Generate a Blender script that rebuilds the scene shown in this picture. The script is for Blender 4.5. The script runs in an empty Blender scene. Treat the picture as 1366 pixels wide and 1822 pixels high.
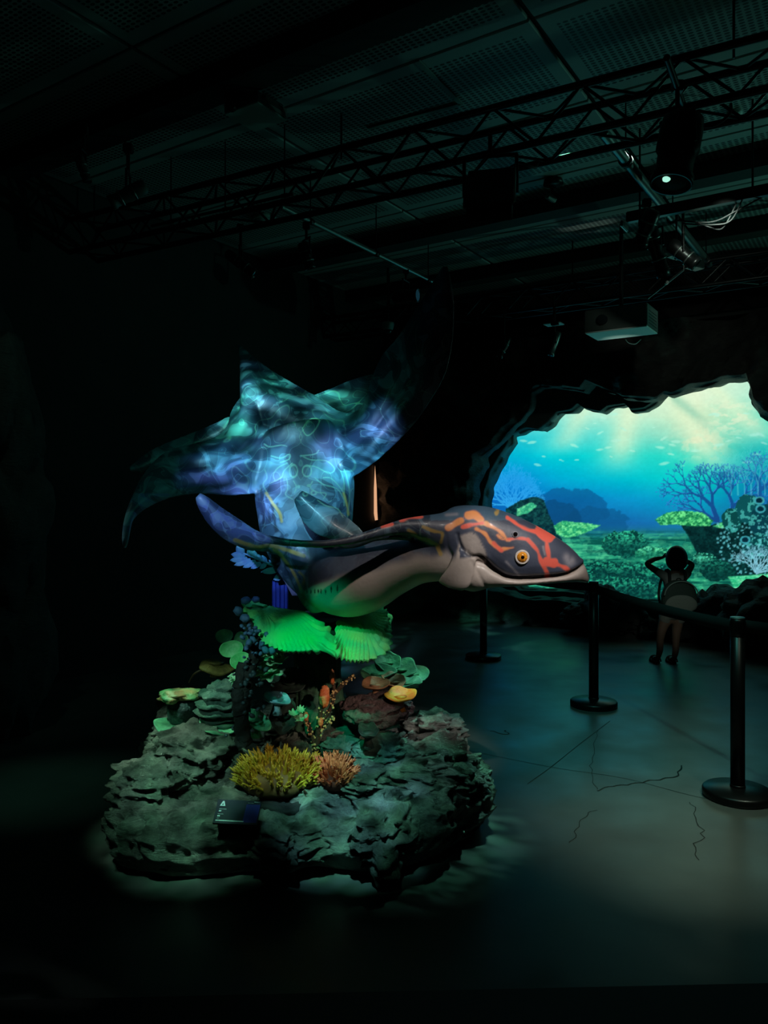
import bpy, bmesh, math, random
import numpy as np
from mathutils import Vector, Matrix, noise
random.seed(7); np.random.seed(7)
sc = bpy.context.scene
C = sc.collection
PI = math.pi
# ------------------------------------------------------------------ camera
F = 1380.0; HC = 1.6; HOR = 892.0
cam = bpy.data.cameras.new('camera'); camo = bpy.data.objects.new('camera', cam); C.objects.link(camo)
camo.location = (0, 0, HC); camo.rotation_euler = (PI/2, 0, 0)
cam.sensor_fit = 'VERTICAL'; cam.sensor_height = 24; cam.lens = F/1822*24
cam.shift_y = -(911-HOR)/1822
cam.clip_start = .05; cam.clip_end = 60
sc.camera = camo
# ------------------------------------------------------------------ world, exposure
w = bpy.data.worlds.new('world'); sc.world = w; w.use_nodes = True
w.node_tree.nodes['Background'].inputs[0].default_value = (.1, .6, .5, 1)
w.node_tree.nodes['Background'].inputs[1].default_value = 0.0003
vs = sc.view_settings
vs.view_transform = 'Standard'; vs.look = 'None'; vs.gamma = 1; vs.exposure = 0.0; vs.use_curve_mapping = False

def P(px, py, d):
    return Vector(((px-683)/F*d, d, HC+(HOR-py)/F*d))
def PZ(px, py, z):
    return P(px, py, (z-HC)*F/(HOR-py))
A = math.radians(33.0)
U = Vector((math.sin(A), math.cos(A), 0)); V = Vector((-math.cos(A), math.sin(A), 0))
def UV(u, v, z): return U*u + V*v + Vector((0, 0, z))
def PU(px, py, u):
    return P(px, py, u/(U.x*(px-683)/F+U.y))

def spot(name, loc, target, power, col, angle, blend=.6, size=.04, gobo=None):
    l = bpy.data.lights.new(name, 'SPOT'); l.energy = power; l.color = col
    l.spot_size = math.radians(angle); l.spot_blend = blend; l.shadow_soft_size = size
    o = bpy.data.objects.new(name, l); C.objects.link(o); o.location = loc
    o.rotation_euler = (Vector(target)-Vector(loc)).to_track_quat('-Z', 'Y').to_euler()
    if gobo:                                     # water-ripple gobo wheel inside the lamp
        sc_, lo, hi, k, cols = gobo
        l.use_nodes = True; nt = l.node_tree; em = nt.nodes['Emission']
        tc = nt.nodes.new('ShaderNodeTexCoord'); n = nt.nodes.new('ShaderNodeTexNoise')
        n.inputs['Scale'].default_value = sc_; n.inputs['Detail'].default_value = 1.5; n.inputs['Distortion'].default_value = 1.2
        mp = nt.nodes.new('ShaderNodeMapping'); mp.inputs['Scale'].default_value = (1, 2.0, 1)
        nt.links.new(tc.outputs['Normal'], mp.inputs['Vector']); nt.links.new(mp.outputs[0], n.inputs['Vector'])
        mr = nt.nodes.new('ShaderNodeMapRange'); mr.interpolation_type = 'SMOOTHSTEP'
        mr.inputs[1].default_value = lo; mr.inputs[2].default_value = hi; mr.inputs[3].default_value = .06; mr.inputs[4].default_value = k
        nt.links.new(n.outputs[0], mr.inputs[0]); nt.links.new(mr.outputs[0], em.inputs['Strength'])
        n2 = nt.nodes.new('ShaderNodeTexNoise'); n2.inputs['Scale'].default_value = sc_*.8
        nt.links.new(tc.outputs['Normal'], n2.inputs['Vector'])
        cr = nt.nodes.new('ShaderNodeValToRGB'); cr.color_ramp.elements[0].position = .42; cr.color_ramp.elements[1].position = .6
        cr.color_ramp.elements[0].color = (*cols[0], 1); cr.color_ramp.elements[1].color = (*cols[1], 1)
        nt.links.new(n2.outputs[0], cr.inputs[0]); nt.links.new(cr.outputs[0], em.inputs['Color'])
    return o
# head and neck (white), ripple-gobo spots on the back, green on the coral, teal on the rock, soft pools on the floor
TEAL = ((.15, .95, .62), (.3, .75, .9)); PERI = ((.30, .36, 1), (.2, .7, .95)); CYAN = ((.12, .75, .95), (.3, .5, 1))
spot('head_spotlight', (1.3, .9, 3.6), P(915, 985, 3.5), 430, (1, .94, .89), 13, .7)
spot('neck_spotlight', (-.1, 1.3, 4.0), P(690, 990, 3.6), 175, (1, .90, .82), 13, .8)
spot('back_spot_teal', (-1.7, .8, 4.0), P(488, 715, 4.3), 3600, (1, 1, 1), 13, .9, gobo=(20, .47, .58, 1.5, TEAL))
spot('wing_spot_periwinkle', (-1.6, .2, 3.6), P(430, 838, 3.9), 3800, (1, 1, 1), 8, 1, gobo=(30, .46, .58, 1.5, PERI))
spot('wing_spot_cyan', (.4, .2, 3.6), P(635, 798, 3.9), 4200, (1, 1, 1), 7.5, 1, gobo=(30, .44, .58, 1.5, CYAN))
spot('trunk_spot_blue', (-.6, -.6, 3.2), P(537, 890, 4.0), 1050, (.26, .76, 1), 9.5, .8)
spot('fin_spot_blue', (-1.5, .1, 2.9), P(425, 930, 3.6), 620, (.35, .55, 1), 8.5, 1)
spot('wing_fill', (-.9, -.3, 3.9), P(450, 760, 4.1), 90, (.12, .9, .62), 26, 1)
spot('coral_green_spot', (-1.1, .9, 3.4), P(560, 1152, 3.6), 440, (0, 1, .46), 9, .8)
spot('pedestal_left_spot', (-2.5, 3.6, 3.6), (-1.0, 3.8, .35), 760, (1, 1, 1), 17, 1, gobo=(30, .40, .60, 1.4, ((.40, 1, .62), (.6, 1, .72))))
spot('pedestal_right_spot', (1.25, 5.2, 4.1), (.2, 3.85, .35), 1050, (1, 1, 1), 17, 1, gobo=(30, .40, .60, 1.4, ((.25, 1, .66), (.35, .95, .8))))
spot('pedestal_front_spot', (-.3, .7, 4.1), P(620, 1430, 3.5), 2300, (1, 1, 1), 10.6, 1, gobo=(50, .47, .60, 1.4, ((.25, 1, .66), (.3, .85, .95))))
spot('pedestal_front_left_spot', (-1.0, .7, 4.1), P(350, 1440, 3.45), 1250, (1, 1, 1), 10.3, 1, gobo=(50, .43, .60, 1.3, ((.3, 1, .6), (.45, .95, .72))))
spot('pedestal_warm_spot', (.2, 1.5, 4.0), P(512, 1365, 3.6), 170, (1, .80, .50), 6.5, .8)
spot('reef_fill', (1.5, .6, 2.3), P(600, 1250, 3.9), 300, (1, .84, .62), 9, 1)  # unseen lamp added out of view to reach under the table coral
spot('projector_fill', UV(8.9, 1.6, .4), P(1105, 593, 8.1), 90, (.7, 1, .85), 9, .8)  # added lamp, stands in for screen light on the projector underside
spot('reef_left_spot', (-1.7, 1.2, 2.6), P(425, 1190, 3.8), 190, (.5, 1, .8), 12, 1)
spot('floor_pool_spot', (2.3, 2.6, 4.1), PZ(1215, 1480, 0), 330, (.85, 1, .76), 25, 1)
spot('floor_teal_spot', (.9, 3.2, 4.2), PZ(1060, 1330, 0), 170, (.2, 1, .85), 36, 1)
spot('floor_left_spot', (-2.6, 3.8, 4.0), PZ(80, 1400, 0), 42, (.3, 1, .7), 20, 1)
spot('wall_left_fill', (-2.2, 4.2, 4.2), (-2.9, 5.5, 1.2), 9, (.4, 1, .75), 40, 1)  # added low light so the far left rocks show
spot('ceiling_fill', UV(8.9, -2.6, 2.4), PZ(1300, 300, 4.5), 110, (.25, 1, .78), 75, 1)  # added lamp, stands in for screen spill on the ceiling
spot('cave_fill', (2.4, 5.4, 3.7), PU(1190, 690, 9.6), 40, (.8, 1, .85), 55, 1)  # added dim light to bring out the cave rock
spot('wing_edge_spot', (1.9, 5.6, 4.2), P(775, 660, 3.9), 130, (.8, 1, .95), 14, 1)
spot('visitor_fill', (1.9, 2.6, 3.2), P(1198, 1085, 7.6), 110, (.8, 1, .9), 8, 1)  # added from the viewer's side to brighten the child

# ------------------------------------------------------------------ helpers
def link(name, me, parent=None, m=None):
    o = bpy.data.objects.new(name, me); C.objects.link(o)
    if parent: o.parent = parent
    if m and me is not None and not me.materials: me.materials.append(m)
    return o
def mesh(name, vs_, fs, m=None, parent=None, smooth=True):
    me = bpy.data.meshes.new(name); me.from_pydata([tuple(v) for v in vs_], [], fs)
    me.validate(); me.update()
    if smooth: me.polygons.foreach_set('use_smooth', [True]*len(me.polygons))
    return link(name, me, parent, m)
def bmobj(name, bm, m=None, parent=None, smooth=False):
    bmesh.ops.recalc_face_normals(bm, faces=bm.faces)
    me = bpy.data.meshes.new(name); bm.to_mesh(me); bm.free()
    if smooth: me.polygons.foreach_set('use_smooth', [True]*len(me.polygons))
    return link(name, me, parent, m)
def tag(o, label=None, cat=None, group=None, kind=None):
    if label: o['label'] = label
    if cat: o['category'] = cat
    if group: o['group'] = group
    if kind: o['kind'] = kind
    return o
def thing(name, label, cat, loc=(0, 0, 0), rz=0, group=None):
    o = bpy.data.objects.new(name, None); C.objects.link(o); o.location = loc; o.rotation_euler = (0, 0, rz)
    o.empty_display_size = .05
    return tag(o, label, cat, group)
def setparent(child, par):      # keep world coordinates
    child.parent = par; child.matrix_parent_inverse = par_matrix(par).inverted()
def par_matrix(o):
    M = Matrix.Translation(o.location) @ o.rotation_euler.to_matrix().to_4x4()
    return M
def srgb(r, g, b):
    f = lambda c: (c/255/12.92) if c/255 <= .04045 else ((c/255+.055)/1.055)**2.4
    return (f(r), f(g), f(b))
_m = {}
def mat(name, col, rough=.6, metal=0, n_scale=0, col2=None, bump=0, bscale=None, spec=.5, emit=None, estr=0, sss=0, detail=6, lo=.35, hi=.65):
    if name in _m: return _m[name]
    m = bpy.data.materials.new(name); m.use_nodes = True; nt = m.node_tree; b = nt.nodes['Principled BSDF']
    b.inputs['Base Color'].default_value = (*col, 1); b.inputs['Roughness'].default_value = rough
    b.inputs['Metallic'].default_value = metal; b.inputs['Specular IOR Level'].default_value = spec
    if emit: b.inputs['Emission Color'].default_value = (*emit, 1); b.inputs['Emission Strength'].default_value = estr
    if n_scale or bump:
        tc = nt.nodes.new('ShaderNodeTexCoord')
    if n_scale:
        n = nt.nodes.new('ShaderNodeTexNoise'); n.inputs['Scale'].default_value = n_scale; n.inputs['Detail'].default_value = detail
        nt.links.new(tc.outputs['Object'], n.inputs['Vector'])
        r = nt.nodes.new('ShaderNodeValToRGB'); r.color_ramp.elements[0].color = (*col, 1); r.color_ramp.elements[1].color = (*(col2 or [c*.5 for c in col]), 1)
        r.color_ramp.elements[0].position = lo; r.color_ramp.elements[1].position = hi
        nt.links.new(n.outputs[0], r.inputs[0]); nt.links.new(r.outputs[0], b.inputs['Base Color'])
    if bump:
        n2 = nt.nodes.new('ShaderNodeTexNoise'); n2.inputs['Scale'].default_value = bscale or 40; n2.inputs['Detail'].default_value = 8
        nt.links.new(tc.outputs['Object'], n2.inputs['Vector'])
        bp = nt.nodes.new('ShaderNodeBump'); bp.inputs['Strength'].default_value = bump; bp.inputs['Distance'].default_value = .02
        nt.links.new(n2.outputs[0], bp.inputs['Height']); nt.links.new(bp.outputs[0], b.inputs['Normal'])
    _m[name] = m; return m
M_black = mat('black_metal', (.006, .007, .007), .35, .4)
M_blackm = mat('black_matte', (.006, .007, .007), .7)
M_truss = mat('black_truss', (.010, .012, .012), .32, .6)
M_steel = mat('steel_pipe', (.22, .25, .24), .35, .9)
M_pale = mat('pale_plastic', (.82, .88, .84), .6)
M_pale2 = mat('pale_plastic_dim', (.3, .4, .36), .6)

def cyl_mesh(seg=12):
    k = '_cyl%d' % seg
    if k in _m: return _m[k]
    bm = bmesh.new(); bmesh.ops.create_cone(bm, segments=seg, radius1=1, radius2=1, depth=1, cap_ends=True)
    for f in bm.faces: f.smooth = len(f.verts) == 4
    me = bpy.data.meshes.new('tube'); bm.to_mesh(me); bm.free(); _m[k] = me; return me
_mm = {}
def tube(name, a, b, r, m, parent=None, seg=12):
    key = (m.name, seg)
    if key not in _mm:
        me = cyl_mesh(seg).copy(); me.materials.append(m); _mm[key] = me
    a, b = Vector(a), Vector(b); d = b-a
    o = bpy.data.objects.new(name, _mm[key]); C.objects.link(o)
    M = Matrix.Translation((a+b)/2) @ d.to_track_quat('Z', 'Y').to_matrix().to_4x4() @ Matrix.Diagonal((r, r, d.length, 1))
    if parent: o.parent = parent; o.matrix_parent_inverse = par_matrix(parent).inverted()
    o.matrix_basis = M
    return o
def box(name, size, m, parent=None, loc=(0, 0, 0), rot=(0, 0, 0), bev=.006):
    bm = bmesh.new(); bmesh.ops.create_cube(bm, size=1); bmesh.ops.scale(bm, vec=size, verts=bm.verts)
    if bev: bmesh.ops.bevel(bm, geom=bm.edges[:], offset=min(bev, min(size)*.3), segments=2, affect='EDGES')
    o = bmobj(name, bm, m, parent); o.location = loc; o.rotation_euler = rot; return o
def lathe(name, prof, m, parent=None, seg=32, loc=(0, 0, 0), rot=(0, 0, 0), smooth=True):
    vs_, fs = [], []
    n = len(prof)
    for i in range(seg):
        a = 2*PI*i/seg
        for r, z in prof: vs_.append((r*math.cos(a), r*math.sin(a), z))
    for i in range(seg):
        j = (i+1) % seg
        for k in range(n-1): fs.append((i*n+k, j*n+k, j*n+k+1, i*n+k+1))
    bm = bmesh.new(); me = bpy.data.meshes.new('t'); me.from_pydata(vs_, [], fs); bm.from_mesh(me); bpy.data.meshes.remove(me)
    bmesh.ops.remove_doubles(bm, verts=bm.verts, dist=1e-5)
    o = bmobj(name, bm, m, parent, smooth); o.location = loc; o.rotation_euler = rot
    return o
def catmull(pts, n):
    pts = [np.array(p, float) for p in pts]; out = []
    m_ = len(pts)-1
    for i in range(n):
        t = i/(n-1)*m_; k = min(int(t), m_-1); f = t-k
        p0 = pts[max(k-1, 0)]; p1 = pts[k]; p2 = pts[k+1]; p3 = pts[min(k+2, m_)]
        out.append(.5*((2*p1)+(-p0+p2)*f+(2*p0-5*p1+4*p2-p3)*f*f+(-p0+3*p1-3*p2+p3)*f**3))
    return out
def path_tube(name, pts, r, m, parent=None, n=40, seg=8):
    """tube along a smooth path; r number or list"""
    c = catmull(pts, n); rs = [r]*n if not hasattr(r, '__len__') else [float(x[0]) for x in catmull([[q] for q in r], n)]
    vs_, fs = sweep(c, rs, seg)
    return mesh(name, vs_, fs, m, parent)
def sweep(c, rs, seg):
    vs_, fs = [], []; n = len(c); up = Vector((0.1, 0.2, 1)).normalized()
    for i in range(n):
        t = Vector(c[min(i+1, n-1)]-c[max(i-1, 0)]).normalized()
        a = t.cross(up)
        if a.length < .05: a = t.cross(Vector((1, 0, 0)))
        a.normalize(); b = t.cross(a)
        for k in range(seg):
            th = 2*PI*k/seg; vs_.append(Vector(c[i])+(a*math.cos(th)+b*math.sin(th))*max(rs[i], .0003))
    for i in range(n-1):
        for k in range(seg):
            k2 = (k+1) % seg; fs.append((i*seg+k, i*seg+k2, (i+1)*seg+k2, (i+1)*seg+k))
    fs.append(tuple(range(seg))[::-1]); fs.append(tuple((n-1)*seg+k for k in range(seg)))
    return vs_, fs
def fnoise(v, s, oct=5):
    return noise.fractal(Vector(v)*s, .9, 2.1, oct)
def rnoise(v, s, oct=4):
    return noise.ridged_multi_fractal(Vector(v)*s, .9, 2.1, oct, 1.0, 2.0)

# ------------------------------------------------------------------ setting: floor, ceiling, walls
fl = mat('floor_concrete', (.05, .062, .058), .34, 0, 1.1, (.085, .10, .09), .12, 3.0, spec=.5)
nt = fl.node_tree; b = nt.nodes['Principled BSDF']
n = nt.nodes.new('ShaderNodeTexNoise'); n.inputs['Scale'].default_value = 2.5; n.inputs['Detail'].default_value = 7
tc = [x for x in nt.nodes if x.type == 'TEX_COORD'][0]; nt.links.new(tc.outputs['Object'], n.inputs['Vector'])
mr = nt.nodes.new('ShaderNodeMapRange'); mr.inputs[1].default_value = .3; mr.inputs[2].default_value = .7; mr.inputs[3].default_value = .28; mr.inputs[4].default_value = .46
nt.links.new(n.outputs[0], mr.inputs[0]); nt.links.new(mr.outputs[0], b.inputs['Roughness'])
ZC = 4.5; U0, U1, V0, V1 = -2.5, 10.9, -5.0, 6.2
def quadroom(name, pts, m, th):
    bm = bmesh.new(); v = [bm.verts.new(p) for p in pts]; f = bm.faces.new(v)
    r = bmesh.ops.extrude_face_region(bm, geom=[f]); bmesh.ops.translate(bm, vec=th, verts=[e for e in r['geom'] if isinstance(e, bmesh.types.BMVert)])
    return tag(bmobj(name, bm, m), kind='structure')
floor = quadroom('floor', [UV(U0, V0, 0), UV(U1, V0, 0), UV(U1, V1, 0), UV(U0, V1, 0)], fl, (0, 0, -.2))
M_wall = mat('wall_black_paint', (.012, .014, .013), .85, 0, 3, (.007, .008, .008), .2, 12)
M_ceil = mat('ceiling_deck', (.02, .024, .022), .8)
ceil = quadroom('ceiling', [UV(U0, V0, ZC), UV(U1, V0, ZC), UV(U1, V1, ZC), UV(U0, V1, ZC)], M_ceil, (0, 0, .2))
quadroom('wall_back', [UV(U1, V0, 0), UV(U1, V1, 0), UV(U1, V1, ZC), UV(U1, V0, ZC)], M_wall, U*.2)
quadroom('wall_front', [UV(U0, V0, 0), UV(U0, V1, 0), UV(U0, V1, ZC), UV(U0, V0, ZC)], M_wall, -U*.2)
quadroom('wall_right', [UV(U0, V0, 0), UV(U1, V0, 0), UV(U1, V0, ZC), UV(U0, V0, ZC)], M_wall, -V*.2)
quadroom('wall_left', [UV(U0, V1, 0), UV(U1, V1, 0), UV(U1, V1, ZC), UV(U0, V1, ZC)], M_wall, V*.2)
# perforated ceiling panels
M_perf = bpy.data.materials.new('perforated_panel'); M_perf.use_nodes = True
nt = M_perf.node_tree; b = nt.nodes['Principled BSDF']; b.inputs['Roughness'].default_value = .55
tc = nt.nodes.new('ShaderNodeTexCoord'); sx = nt.nodes.new('ShaderNodeSeparateXYZ'); nt.links.new(tc.outputs['Object'], sx.inputs[0])
def math_(op, a, b2=None, b3=None, nt_=None):
    nd = nt.nodes.new('ShaderNodeMath'); nd.operation = op
    for i, x in enumerate((a, b2, b3)):
        if x is None: continue
        if isinstance(x, (int, float)): nd.inputs[i].default_value = x
        else: nt.links.new(x, nd.inputs[i])
    return nd.outputs[0]
pit = 1/.031
fx = math_('SUBTRACT', math_('FRACT', math_('MULTIPLY', sx.outputs[0], pit)), .5)
fy = math_('SUBTRACT', math_('FRACT', math_('MULTIPLY', sx.outputs[1], pit*.62)), .5)
dd = math_('SQRT', math_('ADD', math_('MULTIPLY', fx, fx), math_('MULTIPLY', math_('MULTIPLY', fy, fy), .8)))
hole = math_('LESS_THAN', dd, .33)
# plain border of each panel
bx = math_('LESS_THAN', math_('ABSOLUTE', sx.outputs[0]), .44); by = math_('LESS_THAN', math_('ABSOLUTE', sx.outputs[1]), 1.08)
hole = math_('MULTIPLY', hole, math_('MULTIPLY', bx, by))
mx = nt.nodes.new('ShaderNodeMix'); mx.data_type = 'RGBA'; nt.links.new(hole, mx.inputs['Factor'])
mx.inputs['A'].default_value = (.33, .37, .35, 1); mx.inputs['B'].default_value = (.015, .018, .017, 1)
nt.links.new(mx.outputs['Result'], b.inputs['Base Color'])
bm = bmesh.new(); bmesh.ops.create_cube(bm, size=1); bmesh.ops.scale(bm, vec=(1.08, 2.36, .03), verts=bm.verts)
bmesh.ops.bevel(bm, geom=bm.edges[:], offset=.006, segments=1, affect='EDGES')
pme = bpy.data.meshes.new('ceiling_panel'); bm.to_mesh(pme); bm.free(); pme.materials.append(M_perf)
for i in range(11):
    for j in range(5):
        o = link('ceiling_panel', pme, ceil)
        o.location = UV(.6+i*1.1*.85+.0, V0+1.2+j*2.4, ZC-.016) if False else UV(-.1+i*1.1-.5, V0+1.2+j*2.4*.93, ZC-.016)
        o.scale = (1, .93, 1); o.rotation_euler = (0, 0, -A+PI*0)
        # local x along U ; local y along V
        o.rotation_euler = (0, 0, math.atan2(U.y, U.x))
# ceiling joists that break the panels
for uu in (3.75, 7.05, 8.7):
    o = box('trim_%d' % (int(uu)), (.22, V1-V0, .14), M_ceil, None, UV(uu, (V0+V1)/2, ZC-.11), (0, 0, math.atan2(U.y, U.x))); tag(o, kind='structure')
# cracks and joints in the concrete floor
M_crack = mat('crack_dark', (.012, .02, .018), .9)
def crack(pts, w, d=0):
    c = catmull([list(PZ(x, y, 0).xy)+[0] for x, y in pts], max(12, len(pts)*6)); vs_, fs = [], []
    for i, p in enumerate(c):
        t = Vector(c[min(i+1, len(c)-1)]-c[max(i-1, 0)]).normalized(); s = Vector((-t.y, t.x, 0))
        ww = w*(.6+.5*abs(noise.noise(Vector(p)*9)))
        q = Vector(p)+s*noise.noise(Vector(p)*14)*d
        vs_ += [q+s*ww+Vector((0, 0, .0015)), q-s*ww+Vector((0, 0, .0015))]
    fs = [(2*i, 2*i+1, 2*i+3, 2*i+2) for i in range(len(c)-1)]
    return mesh('floor_crack', vs_, fs, M_crack, floor)
crack([(830, 1335), (980, 1365), (1110, 1385), (1240, 1418), (1366, 1440)], .003)
crack([(1085, 1283), (1030, 1325), (980, 1365), (938, 1395)], .003)
crack([(1058, 1405), (1100, 1398), (1160, 1388), (1205, 1380), (1212, 1362)], .006, .03)
crack([(1058, 1405), (1052, 1360), (1062, 1300)], .002, .02)
crack([(1232, 1428), (1245, 1480), (1240, 1530)], .003, .05)
crack([(1055, 1440), (1030, 1465), (1015, 1500)], .003, .03)
crack([(870, 1302), (900, 1306), (905, 1300)], .008, .06)
# black edging at the visitors' side
o = box('trim_9', (5.0, .9, .05), M_blackm, None, (1.2, 2.05, .025), (0, 0, math.radians(2))); tag(o, kind='structure')
# glowing strip that stands in for a warm slit of light between curtains
M_slit = mat('warm_slit_light', (1, .6, .35), .5, emit=(1, .52, .28), estr=.75)
vs_ = [P(x, y, (6.16+dz)/(V.x*(x-683)/F+V.y)) for dz in (0, .02) for x, y in ((667, 828), (670, 868), (671, 910), (672, 925), (667, 926), (665, 914), (665, 868))]
o = mesh('light_slit_1', vs_, [tuple(range(7)), tuple(range(7, 14))[::-1]]+[(i, (i+1) % 7, 7+(i+1) % 7, 7+i) for i in range(7)], M_slit, None, False); tag(o, kind='structure')

# ------------------------------------------------------------------ rock materials
def rock_mat(name, c1, c2, c3, rough=.5, bump=.9, sc1=6):
    m = bpy.data.materials.new(name); m.use_nodes = True; nt = m.node_tree; b = nt.nodes['Principled BSDF']
    tc = nt.nodes.new('ShaderNodeTexCoord')
    n = nt.nodes.new('ShaderNodeTexNoise'); n.inputs['Scale'].default_value = sc1; n.inputs['Detail'].default_value = 8; n.inputs['Roughness'].default_value = .65
    nt.links.new(tc.outputs['Object'], n.inputs['Vector'])
    r = nt.nodes.new('ShaderNodeValToRGB'); e = r.color_ramp.elements; e[0].position = .32; e[0].color = (*c1, 1); e[1].position = .7; e[1].color = (*c3, 1)
    x = e.new(.5); x.color = (*c2, 1)
    nt.links.new(n.outputs[0], r.inputs[0]); nt.links.new(r.outputs[0], b.inputs['Base Color'])
    w_ = nt.nodes.new('ShaderNodeTexNoise'); w_.inputs['Scale'].default_value = sc1*4; w_.inputs['Detail'].default_value = 10; w_.inputs['Roughness'].default_value = .7
    mp = nt.nodes.new('ShaderNodeMapping'); mp.inputs['Scale'].default_value = (1, 1, 2.6)
    nt.links.new(tc.outputs['Object'], mp.inputs[0]); nt.links.new(mp.outputs[0], w_.inputs['Vector'])
    bp = nt.nodes.new('ShaderNodeBump'); bp.inputs['Strength'].default_value = bump; bp.inputs['Distance'].default_value = .06
    nt.links.new(w_.outputs[0], bp.inputs['Height']); nt.links.new(bp.outputs[0], b.inputs['Normal'])
    b.inputs['Roughness'].default_value = rough
    return m
M_rock = rock_mat('painted_rock', (.05, .055, .05), (.20, .21, .19), (.42, .42, .36), .30, 1.0, 8)
M_cave = rock_mat('cave_rock', (.02, .022, .02), (.05, .05, .045), (.10, .10, .09), .7, .9, 3)
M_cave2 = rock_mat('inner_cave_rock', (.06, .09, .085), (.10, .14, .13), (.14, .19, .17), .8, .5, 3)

# ------------------------------------------------------------------ cave front with hole
def ring_wall(name, contour, uf, depth, rect, m, label, amp=.2, nring=34, N=420):
    # resample contour
    c = [Vector(x) for x in contour]; c.append(c[0]); L = [0]
    for i in range(len(c)-1): L.append(L[-1]+(c[i+1]-c[i]).length)
    pts = []; k = 0
    for i in range(N):
        s = L[-1]*i/N
        while L[k+1] < s: k += 1
        f = (s-L[k])/(L[k+1]-L[k]); pts.append(c[k].lerp(c[k+1], f))
    wv = [( (p.dot(V)), p.z) for p in pts]
    cx = sum(q[0] for q in wv)/N; cz = sum(q[1] for q in wv)/N
    v0, v1, z0, z1 = rect; vs_ = []; fs = []
    prof = [(0, depth), (0, depth*.55), (0.0, depth*.2), (.01, .06), (.03, -.02)]
    rings = [(a_, b_) for a_, b_ in prof] + [(.03+.97*((i+1)/nring)**1.5, -.05) for i in range(nring)]
    for fr, du in rings:
        for (v, z) in wv:
            dv, dz = v-cx, z-cz
            tt = min(((v1-cx)/dv if dv > 1e-6 else (v0-cx)/dv if dv < -1e-6 else 1e9), ((z1-cz)/dz if dz > 1e-6 else (z0-cz)/dz if dz < -1e-6 else 1e9))
            ov, oz = cx+dv*tt, cz+dz*tt
            vv = v+(ov-v)*fr; zz = z+(oz-z)*fr
            q = Vector((vv, zz, du))
            n1 = fnoise(q+Vector((3, 9, 0)), .9, 3); n2 = rnoise(q, 2.6, 6)
            k = min(1, fr*22+.3)
            bulge = .08*math.exp(-fr*7) if fr > 0 else .05
            uu = uf+du - amp*k*(n1+.45*(n2-.8)) - bulge*.6*(1 if du < depth*.5 else 0)
            if fr == 0: zz += .03*noise.noise(Vector((vv*7, zz*7, du*3))); vv += .03*noise.noise(Vector((vv*7, zz*7+5, du*3)))
            vs_.append(UV(uu, vv, max(zz, 0)))
    for r in range(len(rings)-1):
        for i in range(N):
            j = (i+1) % N; fs.append((r*N+i, r*N+j, (r+1)*N+j, (r+1)*N+i))
    o = mesh(name, vs_, fs, m); tag(o, kind='structure')
    return o
inner = [(864, 896), (868, 872), (880, 840), (896, 812), (912, 788), (910, 778), (928, 770), (944, 764), (964, 768), (980, 756), (996, 736), (1020, 732), (1032, 721), (1044, 730), (1072, 736), (1084, 726), (1112, 721), (1124, 732), (1148, 729), (1168, 716), (1182, 703), (1192, 706), (1240, 692), (1292, 678), (1328, 674), (1335, 692), (1340, 720), (1352, 740), (1366, 747), (1400, 765), (1450, 820), (1470, 900), (1460, 1000), (1400, 1065), (1366, 1048), (1340, 1046), (1320, 1052), (1285, 1042), (1265, 1040), (1250, 1062), (1238, 1060), (1225, 1070), (1150, 1068), (1100, 1066), (1060, 1056), (1010, 1050), (930, 1048), (885, 1000), (862, 940)]
outer = [(838, 940), (840, 892), (844, 860), (862, 830), (856, 812), (880, 796), (900, 772), (924, 748), (940, 724), (942, 698), (960, 688), (1000, 690), (1040, 696), (1052, 682), (1080, 696), (1108, 708), (1140, 711), (1168, 712), (1182, 701), (1192, 704), (1240, 690), (1292, 676), (1328, 672), (1335, 690), (1340, 720), (1352, 740), (1366, 748), (1410, 768), (1470, 820), (1500, 900), (1490, 1010), (1410, 1080), (1366, 1050), (1330, 1058), (1290, 1045), (1262, 1052), (1245, 1070), (1225, 1080), (1150, 1080), (1090, 1082), (1040, 1072), (990, 1066), (930, 1064), (870, 1040), (842, 985)]
UFR, UIN, USC = 9.55, 10.05, 10.45
ring_wall('wall_cave_front', [PU(x, y, UFR) for x, y in outer], UFR, .22, (V0, V1, 0, 3.72), M_cave, '', amp=.30)
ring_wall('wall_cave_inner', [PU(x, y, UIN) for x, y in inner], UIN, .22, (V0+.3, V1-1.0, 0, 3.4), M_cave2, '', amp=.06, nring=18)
# soffit closing the top of the cave set
o = box('trim_5', (1.25, V1-V0, .06), M_wall, None, UV(10.1, (V0+V1)/2, 3.73), (0, 0, math.atan2(U.y, U.x))); tag(o, kind='structure')

# ------------------------------------------------------------------ the big screen (painted numerically, flat)
X0, X1, Y0, Y1 = 840, 1520, 650, 1100
W_, H_ = X1-X0, Y1-Y0
yy, xx = np.mgrid[0:H_, 0:W_].astype(float); xx += X0; yy += Y0
def vnoise(sx_, sy_, seed, octv=4):
    rs = np.random.RandomState(seed); out = np.zeros((H_, W_)); amp = 1; tot = 0
    for k in range(octv):
        gx, gy = int(W_/sx_)+3, int(H_/sy_)+3; g = rs.rand(gy, gx)
        fx_ = (xx-X0)/sx_; fy_ = (yy-Y0)/sy_; ix, iy = fx_.astype(int), fy_.astype(int); fx_ -= ix; fy_ -= iy
        fx_ = fx_*fx_*(3-2*fx_); fy_ = fy_*fy_*(3-2*fy_)
        out += amp*((g[iy, ix]*(1-fx_)+g[iy, ix+1]*fx_)*(1-fy_)+(g[iy+1, ix]*(1-fx_)+g[iy+1, ix+1]*fx_)*fy_)
        tot += amp; amp *= .55; sx_ /= 2; sy_ /= 2
    return out/tot
def ss(a, b, x): t = np.clip((x-a)/(b-a), 0, 1); return t*t*(3-2*t)
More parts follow.
